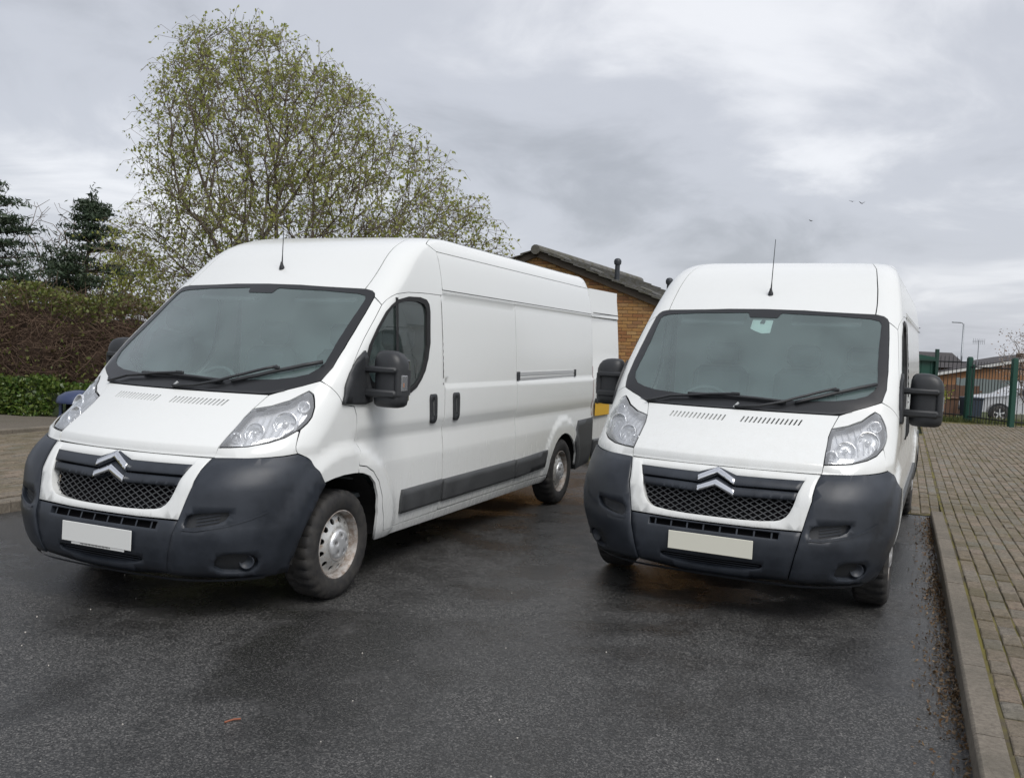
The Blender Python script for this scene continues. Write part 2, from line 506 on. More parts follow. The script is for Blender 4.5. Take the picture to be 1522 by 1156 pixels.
def patch(name, poly, mat, parent, holes=(), off=0.0, skirt=.018, gap=.0018, step=.045, hskirt=None, rnd=0.0, f=S, rows=(), bstep=.03, backface=False):
    """one panel: polygon in the chart (u, z) of surface f, thickness by a skirt turned inwards"""
    outer = dens(inset(poly, gap) if gap else ccw(poly), bstep)
    hs = [dens(ccw(h), min(bstep, .02)) for h in holes]
    rings = [outer] + hs
    pts = []; edges = []; own = []
    for k, r in enumerate(rings):
        b = len(pts); pts += r; own += [(k, i) for i in range(len(r))]
        edges += [(b + i, b + (i + 1) % len(r)) for i in range(len(r))]
    A = np.array(outer); lo = A.min(0); hi = A.max(0)
    gu = np.arange(lo[0], hi[0], step) + step * .37
    gz = list(np.arange(lo[1], hi[1], step) + step * .41) + [z_ for z_ in rows for z_ in (z_,)]
    gz = sorted(gz)
    G = np.array([(a, b) for b in gz for a in gu]) if len(gu) and len(gz) else np.zeros((0, 2))
    if len(G):
        ok = pin(outer, G)
        for h in hs: ok &= ~pin(h, G)
        G = G[ok]
        B = np.array(pts)
        if len(G):
            d = np.full(len(G), 9.0)
            for i in range(0, len(B), 200):
                d = np.minimum(d, np.sqrt(((G[:, None, :] - B[None, i:i + 200, :]) ** 2).sum(-1)).min(1))
            G = G[d > .012]
    allp = pts + [tuple(g) for g in G]
    V2, _, F2, ov, _, _ = delaunay_2d_cdt([Vector(p) for p in allp], edges, [], 0, 1e-6)
    V2 = np.array([tuple(v) for v in V2]); F2 = [tuple(t) for t in F2]
    cen = np.array([V2[list(t)].mean(0) for t in F2])
    ok = pin(outer, cen)
    for h in hs: ok &= ~pin(h, cen)
    F2 = [t for t, o_ in zip(F2, ok) if o_]
    P = f(V2[:, 0], V2[:, 1]); Nn = fd_normal(f, V2[:, 0], V2[:, 1])
    P = P + Nn * off
    Nv = Nn.copy()
    Vl = [tuple(p) for p in P]; Fl = list(F2)
    # skirts
    sk_n = []
    first = {}
    for i, o_ in enumerate(ov):
        for q in o_: first[q] = i
    b = 0
    skf = []; skn = []
    for k, r in enumerate(rings):
        dep = skirt if k == 0 else (hskirt if hskirt is not None else skirt)
        n = len(r); R2 = np.array(r)
        if dep > 0:
            base = len(Vl)
            p = f(R2[:, 0], R2[:, 1]); nn = fd_normal(f, R2[:, 0], R2[:, 1])
            top = p + nn * off; bot = p + nn * (off - dep)
            tan = np.roll(p, -1, 0) - np.roll(p, 1, 0); tan /= np.linalg.norm(tan, axis=1, keepdims=True) + 1e-9
            outw = np.cross(tan, nn) * (1 if k == 0 else -1)
            Vl += [tuple(q) for q in top] + [tuple(q) for q in bot]
            for i in range(n):
                j = (i + 1) % n
                q = (base + i, base + n + i, base + n + j, base + j) if k == 0 else (base + j, base + n + j, base + n + i, base + i)
                skf.append(q); skn.append([outw[(x - base) % n] for x in q])
            if rnd > 0:
                for i in range(n):
                    vi = first.get(b + i)
                    if vi is not None:
                        v = Nn[vi] + outw[i] * rnd; Nv[vi] = v / np.linalg.norm(v)
        b += n
    loopn = [Nv[i] for t in Fl for i in t] + [x for q in skn for x in q]
    return mk(name, Vl, Fl + skf, mat, parent, loopn=loopn)
def ribbon(line, width, off, mb, f=S, step=.04):
    """a thin strip lying on the skin along a chart polyline"""
    L = np.array(dens(line, step, closed=False)); P = f(L[:, 0], L[:, 1]); n = fd_normal(f, L[:, 0], L[:, 1])
    t = np.gradient(P, axis=0); t /= np.linalg.norm(t, axis=1, keepdims=True) + 1e-9
    s_ = np.cross(n, t); P = P + n * off
    a = P + s_ * width / 2; b = P - s_ * width / 2; k = len(L)
    mb.add([tuple(q) for q in np.concatenate([a, b])], [(i, k + i, k + i + 1, i + 1) for i in range(k - 1)])
def mir(p): return [(-u, z) for u, z in p]
def yz(l):
    if len(l) > 1: l = dens(l, .06, closed=False)
    return [(float(uy(y, z)), z) for y, z in l]
def sym(right):
    """right half from bottom centre up; close with the mirrored left half"""
    return list(right) + [(-u, z) for u, z in reversed(right)]

SEAM_BON = [(.925, .914), (.947, .968), (.975, 1.045), (1.010, 1.125), (1.045, 1.172), (1.063, 1.190), (1.117, 1.254)]
HL = [(.950, .970), (.975, 1.045), (1.010, 1.125), (1.045, 1.172), (1.15, 1.192), (1.235, 1.227), (1.285, 1.265), (1.312, 1.285), (1.332, 1.268), (1.348, 1.235),
      (1.363, 1.195), (1.369, 1.14), (1.358, 1.108), (1.335, 1.075), (1.28, 1.03), (1.21, 1.004), (1.11, .982), (1.02, .973)]
ARCH_SEAM = [(2.057, .822), (2.161, .806), (2.267, .766), (2.352, .696), (2.417, .589), (2.484, .446), (2.516, .336)]
ARCH_R = [(1.722, .755), (1.812, .771), (1.915, .779), (2.027, .778), (2.149, .765), (2.237, .738), (2.306, .687), (2.357, .598), (2.399, .483), (2.408, .368), (2.428, .281)]
BTOP = [(.922, .906), (1.08, .914), (1.21, .922), (1.30, .929), (1.385, .940), (1.50, .893), (1.62, .83), (1.722, .755)]
WIN = [(1.66, 1.40), (1.64, 1.44), (1.568, 1.577), (1.539, 1.695), (1.529, 1.80), (1.545, 1.845), (1.575, 1.880), (1.690, 1.911), (1.845, 1.917), (1.95, 1.905), (2.02, 1.875), (2.09, 1.825), (2.152, 1.77),
       (2.342, 1.598), (2.42, 1.49), (2.451, 1.406), (2.445, 1.345), (2.413, 1.298), (2.354, 1.265), (2.20, 1.262), (2.02, 1.275), (1.80, 1.32)]
DOORF = [(1.560, 1.208), (1.515, 1.351), (1.496, 1.475), (1.477, 1.625), (1.466, 1.752), (1.453, 1.845), (1.462, 1.880), (1.484, 1.908), (1.521, 1.930), (1.651, 1.951), (1.833, 1.960), (1.95, 1.963)]

def build_side(van, sg):
    q = (lambda p: p) if sg > 0 else mir
    paint_ = 'van_paint'
    seams = []
    def P(name, poly, mat=paint_, **kw):
        hl = kw.pop('holes', ())
        o = patch(name, q(poly), mat, van, holes=[q(h) for h in hl], **kw)
        return o
    # headlamp
    hh = P('headlight', HL, 'reflector', off=-.045, skirt=.0, gap=.0, step=.06)
    hd = hh
    wall = MB()
    r = np.array(dens(q(HL), .03)); a = S(r[:, 0], r[:, 1]) + NS(r[:, 0], r[:, 1]) * -.004; b_ = S(r[:, 0], r[:, 1]) + NS(r[:, 0], r[:, 1]) * -.05
    n = len(r); wall.add(np.concatenate([a, b_]), [(i, (i + 1) % n, n + (i + 1) % n, n + i) for i in range(n)])
    wall.obj('lamp_surround', 'satin_silver', hd)
    for (u, z, rad, dz) in ((1.237, 1.115, .068, 0), (1.098, 1.064, .058, 0), (1.305, 1.208, .034, 0), (1.01, 1.035, .03, 0)):
        c0 = S(u * sg, z); n0 = NS(u * sg, z)
        ax = Vector((n0[0] * .55, n0[1], n0[2] * .25)).normalized(); M = ax.to_track_quat('X', 'Z').to_matrix()
        c = Vector(c0) - Vector(n0) * .022
        bo = MB(); bo.lathe([(rad * 1.08, -.006), (rad * 1.06, .010), (rad * .96, .008), (rad * .86, -.012), (rad * .6, -.030), (rad * .25, -.038)], 28, c=c, M=M)
        lamp = bo.obj('lamp_reflector', 'bowl_chrome', hd, smooth=True)
        bu = MB(); bu.lathe([(rad * .27, -.036), (rad * .27, -.004), (rad * .20, .006), (.0005, .009)], 16, c=c, M=M)
        bu.obj('bulb', 'satin_silver', lamp, smooth=True)
    # ribs of the reflector between the bowls
    fl = MB()
    for k in range(7):
        u = 1.06 + .038 * k
        ribbon(q([(u, 1.01 + .012 * k), (u + .02, 1.16 + .012 * k)]), .010, -.036, fl)
    fl.obj('reflector_rib', 'satin_silver', hd)
    P('lens', HL, 'lens_clear', off=.002, skirt=.004, gap=.003, rnd=.5).parent = hd
    # painted strip below the lamp
    P('bumper_upper', [(.925, .910), (.948, .966), (1.02, .970), (1.11, .979), (1.21, 1.001), (1.28, 1.027), (1.325, 1.062), (1.337, 1.06), (1.362, 1.0), (1.387, .942), (1.30, .931), (1.21, .924), (1.08, .916), (.922, .908)], off=.004)
    # wing
    P('wing', [(1.118, 1.254), (1.063, 1.190), (1.047, 1.174), (1.15, 1.196), (1.235, 1.231), (1.285, 1.269), (1.313, 1.289), (1.336, 1.270), (1.352, 1.235), (1.367, 1.196), (1.373, 1.14), (1.362, 1.105),
               (1.340, 1.07), (1.364, 1.0), (1.389, .943), (1.50, .896), (1.62, .833), (1.722, .757), (1.812, .771), (1.915, .779), (2.027, .778), (2.085, .774), (2.057, .822), (1.965, .944), (1.882, 1.032), (1.769, 1.139), (1.70, 1.19), (1.560, 1.209),
               (1.515, 1.241), (1.471, 1.274), (1.415, 1.314), (1.354, 1.347), (1.28, 1.313), (1.20, 1.284)], step=.028)
    # front pillar
    P('pillar', [(1.381, 1.895), (1.413, 1.871), (1.452, 1.845), (1.465, 1.752), (1.476, 1.625), (1.495, 1.475), (1.514, 1.351), (1.558, 1.210), (1.515, 1.241), (1.471, 1.274), (1.415, 1.314), (1.356, 1.349), (1.388, 1.43), (1.401, 1.55), (1.401, 1.65), (1.393, 1.78)])
    # upper side of the cab, behind the roof cap
    P('cab_roof_side', [(1.317, 1.952), (1.311, 2.06), (1.306, 2.15), (1.298, 2.25), (1.290, 2.33), (1.267, 2.40), (1.257, 2.44), (1.33, 2.44), (1.40, 2.40), (1.48, 2.336), *yz([(2.278, 2.294)]), *yz([(2.278, 2.25), (2.278, 2.178), (2.278, 2.085), (2.278, 2.005), (2.278, 1.965)]), (1.95, 1.964),
                          (1.833, 1.961), (1.651, 1.952), (1.519, 1.931), (1.483, 1.909), (1.461, 1.880), (1.452, 1.846), (1.413, 1.874), (1.380, 1.898), (1.369, 1.922), (1.350, 1.9395)], rows=RTOP)
    # cab door
    rear = yz([(2.275, z) for z in (1.964, 1.80, 1.60, 1.40, 1.30, 1.275, 1.20, 1.05, .965, .80, .60, .45, .348)])
    dpoly = DOORF + rear + yz([(1.9, .342)]) + [(2.60, .338)] + ARCH_SEAM[::-1] + [(1.966, .945), (1.883, 1.033), (1.770, 1.140), (1.70, 1.192)]
    door = P('door', dpoly, holes=[WIN], hskirt=.03, rows=[.80, .965, 1.05, 1.275])
    WO = inset(WIN, -.012); WI = inset(WIN, .022)
    P('window_seal', WO, 'seal_rubber', holes=[WI], off=.004, skirt=.01, gap=0, hskirt=.02, step=.03, bstep=.02).parent = door
    P('window_pane', inset(WIN, .012), 'side_glass', off=-.010, skirt=0, gap=0, step=.06).parent = door
    dv = MB(); ribbon(q(yz([(1.595, 1.905), (1.585, 1.70), (1.575, 1.50), (1.57, 1.30)])), .034, .001, dv)
    dv.obj('window_bar', 'seal_rubber', door)
    # mirror base, triangular
    P('mirror_base', [(1.545, 1.212), (1.508, 1.31), (1.498, 1.40), (1.503, 1.49), (1.53, 1.54), (1.60, 1.50), (1.66, 1.43), (1.80, 1.30), (1.875, 1.215), (1.80, 1.200)], 'mirror_plastic', off=.016, skirt=.02, gap=0, rnd=.8).parent = door
    def handle(y0, par):
        o = P('door_handle', smooth_poly(yz([(y0 - .042, 1.235), (y0 + .045, 1.235), (y0 + .058, 1.21), (y0 + .06, 1.05), (y0 + .045, 1.022), (y0 - .028, 1.022), (y0 - .042, 1.05), (y0 - .052, 1.21)]), 1), 'trim_black', off=.010, skirt=.014, gap=0, rnd=.9,
              holes=[smooth_poly(yz([(y0 - .012, 1.20), (y0 + .026, 1.20), (y0 + .034, 1.07), (y0 - .004, 1.07)]), 1)], hskirt=.02, step=.03, bstep=.015)
        o.parent = par
        g = MB(); ribbon(q(yz([(y0 + .014, 1.21), (y0 + .022, 1.05)])), .020, .012, g); g.obj('grip', 'trim_black', o)
    handle(2.085, door)
    # mirror: housing, recessed front panel, two arms, cap
    X = lambda *p: [(a * sg, b, c) for a, b, c in p]
    mo = MB()
    def rr_loft(secs, nseg=24, ex=3.2):
        V = []; Fc = []
        for (cx_, cy_, cz_, hx, hy) in secs:
            for j in range(nseg):
                t = 2 * math.pi * j / nseg; c, s_ = math.cos(t), math.sin(t)
                k_ = (abs(c) ** ex + abs(s_) ** ex) ** (-1 / ex)
                V.append((sg * (cx_ + hx * k_ * c), cy_ + hy * k_ * s_, cz_))
        for i in range(len(secs) - 1):
            for j in range(nseg):
                a = i * nseg + j; b = i * nseg + (j + 1) % nseg
                fq = (a, b, b + nseg, a + nseg)
                Fc.append(fq if sg > 0 else fq[::-1])
        k0 = tuple(range(nseg)); k1 = tuple((len(secs) - 1) * nseg + j for j in range(nseg))
        Fc.append(k0[::-1] if sg > 0 else k0); Fc.append(k1 if sg > 0 else k1[::-1])
        return V, Fc
    cxm, cym = 1.135, 1.235
    mo.add(*rr_loft([(cxm - .004, cym, 1.186, .060, .030), (cxm - .002, cym, 1.192, .086, .060), (cxm, cym, 1.205, .099, .078), (cxm, cym, 1.235, .105, .084), (cxm, cym, 1.275, .106, .084)]))
    house = mo.obj('mirror', 'mirror_plastic', van, angle=50)
    tp = MB(); tp.add(*rr_loft([(cxm, cym, 1.425, .106, .084), (cxm, cym, 1.465, .104, .084), (cxm - .005, cym, 1.50, .096, .079), (cxm - .012, cym, 1.528, .080, .066), (cxm - .020, cym, 1.543, .056, .046), (cxm - .022, cym, 1.549, .022, .02)]))
    tp.obj('mirror_cap', 'mirror_plastic', house, angle=50)
    md = MB(); md.add(*rr_loft([(cxm - .004, cym + .004, 1.270, .098, .076), (cxm - .004, cym + .004, 1.43, .098, .076)])); md.obj('mirror_recess', 'trim_black', house, angle=40)
    ed = MB(); ed.add(*rr_loft([(cxm + .080, cym + .004, 1.268, .026, .080), (cxm + .080, cym + .004, 1.43, .026, .080)])); ed.obj('mirror_edge', 'mirror_plastic', house, angle=50)
    for (z0, h) in ((1.425, .042), (1.275, .050)):
        ar = MB(); ar.box((sg * 1.075, cym - .072, z0), (.28, .046, h), bev=.012, rot=Euler((0, 0, sg * .02)).to_matrix())
        ar.obj('mirror_arm', 'mirror_plastic', house, angle=40)
        ar2 = MB(); ar2.box((sg * 1.005, cym - .03, z0), (.09, .10, h), bev=.012); ar2.obj('mirror_hinge', 'mirror_plastic', house, angle=40)
    gm = MB(); gm.box((sg * cxm, cym + .083, 1.36), (.17, .006, .26), bev=.002); gm.obj('mirror_glass', 'mirror_glass', house)
    ind = MB(); ind.box((sg * (cxm + .100), cym - .016, 1.345), (.020, .075, .105), bev=.007); io = ind.obj('indicator', 'lens_clear', house)
    ib = MB(); ib.box((sg * (cxm + .1015), cym - .030, 1.335), (.018, .010, .030), bev=.003); ib.obj('indicator_bulb', 'lamp_orange', house)
    # sill with the rear half of the front arch
    P('sill', [(2.088, .774), (2.062, .819), (2.161, .803), (2.264, .763), (2.348, .693), (2.413, .586), (2.480, .443), (2.511, .334)] + yz([(1.9, .338), (2.6, .342), (3.3, .345), (4.0, .345), (4.58, .345), (4.58, .31), (4.54, .275), (3.5, .276), (2.4, .276)]) + ARCH_R[::-1][:7])
    # load bay side
    sl_ = P('sliding_door', yz([(2.282, z) for z in (.352, .6, .965, 1.05, 1.275, 1.30, 1.6, 1.972, 1.985, 2.004)]) + yz([(3.70, z) for z in (2.004, 1.985, 1.972, 1.6, 1.30, 1.275, 1.05, .965, .6, .352)]), rows=ZKINK, step=.055, gap=.0018)
    handle(2.46, sl_)
    P('side_panel', yz([(3.703, z) for z in (2.004, 1.985, 1.972, 1.6, 1.30, 1.275, 1.05, .965, .6, .352)]) + yz([(4.2, .352), (4.575, .352), (4.60, .50), (4.65, .575), (4.72, .645), (4.80, .692), (4.89, .724), (4.985, .735), (5.08, .724), (5.17, .692), (5.25, .645), (5.32, .575), (5.37, .50), (5.40, .36), (5.7, .36)])
      + yz([(6.03, z) for z in (.36, .6, .965, 1.05, 1.275, 1.30, 1.6, 1.972, 1.985, 2.004)]), rows=ZKINK, step=.04, gap=.0015)
    P('upper_side', yz([(2.281, 2.008), (3.5, 2.008), (5.0, 2.008), (6.03, 2.008), (6.03, 2.15), (6.025, 2.29), (4.5, 2.29), (3.2, 2.29), (2.281, 2.29), (2.281, 2.18), (2.281, 2.08)]), step=.055)
    P('roof_edge', [(1.332, 2.44), (1.402, 2.40), (1.483, 2.336)] + yz([(2.281, 2.293), (3.2, 2.293), (4.5, 2.293), (6.025, 2.293), (6.01, 2.36), (5.98, 2.40), (5.93, 2.44)]), step=.055, rows=RTOP, bstep=.02)
    # rail of the sliding door
    rl = P('door_rail', yz([(3.72, 1.305), (5.33, 1.325), (5.33, 1.385), (3.72, 1.375)]), 'satin_silver', off=.006, skirt=.008, gap=0, holes=[yz([(3.78, 1.328), (5.29, 1.342), (5.29, 1.352), (3.78, 1.345)])], hskirt=.016)
    cp_ = P('rail_cap', yz([(3.71, 1.300), (3.765, 1.300), (3.765, 1.38), (3.71, 1.38)]), 'trim_black', off=.012, skirt=.014, gap=0); cp_.parent = rl
    cp_ = P('rail_cap', yz([(5.29, 1.318), (5.335, 1.318), (5.335, 1.39), (5.29, 1.39)]), 'trim_black', off=.012, skirt=.014, gap=0); cp_.parent = rl
    # rubbing strips
    for (y0, y1, t0, t1) in ((1.665, 2.268, 0, 0), (2.288, 3.696, 0, 0), (3.712, 4.50, 0, .05)):
        P('side_moulding', yz([(y0, .42), (y1 - t1, .44 if t1 else .425), (y1, .605 if t1 else .59), (y0, .585)]), 'moulding', off=.020, skirt=.022, gap=0, rnd=.9, step=.05)
    # rear corner
    P('rear_corner', yz([(5.405, .36), (5.375, .50), (5.325, .578), (5.30, .62), (5.36, .70), (5.42, .80), (5.45, .838), (5.7, .842), (6.05, .845), (6.05, .42), (6.0, .34), (5.6, .31), (5.44, .31)]), 'moulding', off=.012, skirt=.03, gap=0, rnd=.6, step=.05)
    tl = P('tail_light', yz([(6.015, .86), (6.045, .86), (6.045, 1.42), (6.015, 1.42)]), 'lamp_red', off=.006, skirt=.02, gap=0)
    # black strips behind all the seams, added as the shade in the gaps
    sb = MB()
    BK = -.019
    for ln in (HL + HL[:1], SEAM_BON, DOORF + rear, ARCH_SEAM[::-1] + [(1.966, .945), (1.883, 1.033), (1.770, 1.140), (1.70, 1.192), (1.560, 1.208), (1.471, 1.274), (1.415, 1.314), (1.352, 1.347)],
               [(1.379, 1.897), (1.413, 1.872), (1.452, 1.845)], [(1.337, 1.072), (1.363, 1.0), (1.388, .942)], BTOP, [(1.316, 1.955), (1.310, 2.06), (1.297, 2.25), (1.289, 2.33), (1.262, 2.43)],
               [(1.33, 2.44), (1.40, 2.40), (1.48, 2.336)] + yz([(2.279, z) for z in (2.29, 2.2, 2.1, 2.0)]) + rear,
               yz([(2.25, 2.007), (4.0, 2.007), (5.9, 2.007)]), yz([(3.702, 1.99), (3.702, 1.28), (3.702, 1.05), (3.702, .95), (3.702, .36)]), yz([(2.38, 2.292), (4.0, 2.292), (5.9, 2.292)]),
               yz([(1.5, .342), (2.3, .349), (4.5, .349)]), [(.922, .908), (.924, .758), (.858, .582), (.82, .44), (.80, .30)]):
        ribbon(q(ln), .05, BK, sb)
    sb.obj('seam_shade', 'void_black', van)
    # corner bumper with its two openings
    SLOT = smooth_poly([(.895, .545), (.905, .605), (.94, .622), (1.07, .636), (1.15, .642), (1.11, .58), (.97, .548)], 1)
    FOG = smooth_poly([(1.10, .31), (1.095, .392), (1.17, .415), (1.30, .405), (1.35, .375), (1.345, .318), (1.26, .294)], 1)
    bp = P('bumper_corner', BTOP + [(1.665, .68), (1.60, .566), (1.580, .452), (1.570, .335), (1.545, .262), (1.377, .252), (1.177, .266), (1.018, .278), (.797, .285), (.82, .44), (.858, .582), (.90, .70), (.924, .76)], 'bumper_plastic', off=.016, skirt=.05, gap=.002, rnd=.7,
           holes=[SLOT, FOG], hskirt=.03, step=.04)
    P('vent_slot', inset(SLOT, -.01), 'trim_black', off=-.012, skirt=0, gap=0).parent = bp
    P('fog_recess', inset(FOG, -.01), 'trim_black', off=-.014, skirt=0, gap=0).parent = bp
    gl = MB()
    for k in range(3): ribbon(q([(.96, .565 + .018 * k), (1.09, .590 + .018 * k)]), .007, -.004, gl)
    gl.obj('vent_slat', 'bumper_plastic', bp)
    fr_ = MB(); cc = S(1.285 * sg, .352); fn = NS(1.285 * sg, .352); M = Vector((fn[0] * .4, fn[1], 0)).normalized().to_track_quat('X', 'Z').to_matrix()
    fr_.lathe([(.042, -.01), (.042, .006), (.036, .006), (.03, -.004), (.001, -.006)], 24, c=Vector(cc) - Vector(fn) * .006, M=M); fr_.obj('fog_lamp', 'bumper_plastic', bp, smooth=True)
    ridge = MB(); ribbon(q([(.89, .536), (.97, .536), (1.12, .565), (1.25, .605), (1.34, .64)]), .014, .020, ridge); ridge.obj('bumper_ridge', 'bumper_plastic', bp)
    # wheels
    for (yw, xw) in ((.948, .880), (4.983, .880)):
        wl = empty('wheel'); wl.parent = van; wl.location = (sg * xw, yw, .338)
        if sg < 0: wl.rotation_euler = (0, 0, math.pi)
        for nm, me, mt in WHEEL:
            o = bpy.data.objects.new(nm, me); link(o, wl)
    # wheel housings
    for (yw, r_) in ((.96, .475), (4.985, .44)):
        wh = MB(); V = []; nn_ = 22
        for xx in (.50, .97):
            for k in range(nn_ + 1):
                t = math.pi * (-.02 + 1.04 * k / nn_); V.append((sg * xx, yw + r_ * math.cos(t), .335 + (r_ - .02) * math.sin(t)))
        Fc = [(k, k + 1, nn_ + 2 + k, nn_ + 1 + k) for k in range(nn_)] + [tuple(range(nn_ + 1))]
        wh.add(V, Fc); wh.obj('wheel_housing', 'underbody', van)

def make_wheel():
    out = []
    R = .336
    prof = [(.200, -.085), (.215, -.098), (.26, -.108), (.305, -.104), (.326, -.090), (.334, -.078), (R, -.05), (R, -.012), (R, .012), (R, .05), (.334, .078), (.326, .090), (.305, .105), (.27, .110), (.235, .104), (.212, .094), (.203, .080)]
    n = 120; V = []
    for i, (r, a) in enumerate(prof):
        for j in range(n):
            t = 2 * math.pi * j / n; rr = r
            ph = (j + (2 if a > 0 else 0)) % 4
            if 4 <= i <= 11 and ph in (0,): rr -= .010 if i not in (7, 8) else .004
            if i in (3, 12) and ph == 0: rr -= .003
            V.append((a, rr * math.cos(t), rr * math.sin(t)))
    Fc = [(i * n + j, i * n + (j + 1) % n, (i + 1) * n + (j + 1) % n, (i + 1) * n + j) for i in range(len(prof) - 1) for j in range(n)]
    o = mk('tyre', V, Fc, 'tyre_rubber'); shade(o, 40); out.append(o)
    for ax_, dr in ((-.031, 0), (.031, 0)): pass
    g = MB(); g.lathe([(.214, .094), (.208, .097), (.201, .092), (.196, .080), (.192, .050), (.188, .040), (.184, .020), (.184, -.08), (.20, -.088)], 64)
    o = g.obj('rim_lip', 'rim_rust'); shade(o, 40); out.append(o)
    # pierced disc
    rp = pchip([.085, .105, .118, .135, .160, .178, .188], [.088, .088, .082, .072, .060, .052, .042])
    def fdisc(u, v):
        u = np.asarray(u, float); v = np.asarray(v, float); u, v = np.broadcast_arrays(u, v); r = np.hypot(u, v)
        return np.stack([rp(r), u, v], -1)
    circ = lambda r, n, c=(0, 0): [(c[0] + r * math.cos(2 * math.pi * k / n), c[1] + r * math.sin(2 * math.pi * k / n)) for k in range(n)]
    holes = [circ(.0185, 14, (.150 * math.cos(t), .150 * math.sin(t))) for t in [2 * math.pi * (k + .5) / 12 for k in range(12)]]
    o = patch('rim_disc', circ(.187, 64), 'rim_steel', None, holes=holes, off=0, skirt=0, gap=0, hskirt=.012, f=fdisc, step=.02, bstep=.02)
    out.append(o)
    bk = MB(); bk.lathe([(.184, .006), (.09, .03), (.001, .03)], 32); out.append(bk.obj('brake_drum', 'underbody'))
    cp = pchip([0, .03, .07, .088, .10], [.112, .111, .107, .100, .086])
    def fcap(u, v):
        u = np.asarray(u, float); v = np.asarray(v, float); u, v = np.broadcast_arrays(u, v)
        return np.stack([cp(np.hypot(u, v)), u, v], -1)
    bolts = [circ(.013, 12, (.056 * math.cos(t), .056 * math.sin(t))) for t in [2 * math.pi * k / 5 + .3 for k in range(5)]]
    o = patch('hub_cap', circ(.098, 40), 'satin_silver', None, holes=bolts, off=.004, skirt=.01, gap=0, hskirt=.016, f=fcap, step=.02, bstep=.015, rnd=.5)
    out.append(o)
    for t in [2 * math.pi * k / 5 + .3 for k in range(5)]:
        bo = MB(); bo.lathe([(.011, .080), (.011, .095), (.001, .096)], 6, c=(0, .056 * math.cos(t), .056 * math.sin(t)))
        out.append(bo.obj('wheel_bolt', 'rim_rust'))
    res = [(o.name.split('.')[0], o.data, None) for o in out]
    for o in out: bpy.data.objects.remove(o)
    return res
WHEEL = make_wheel()

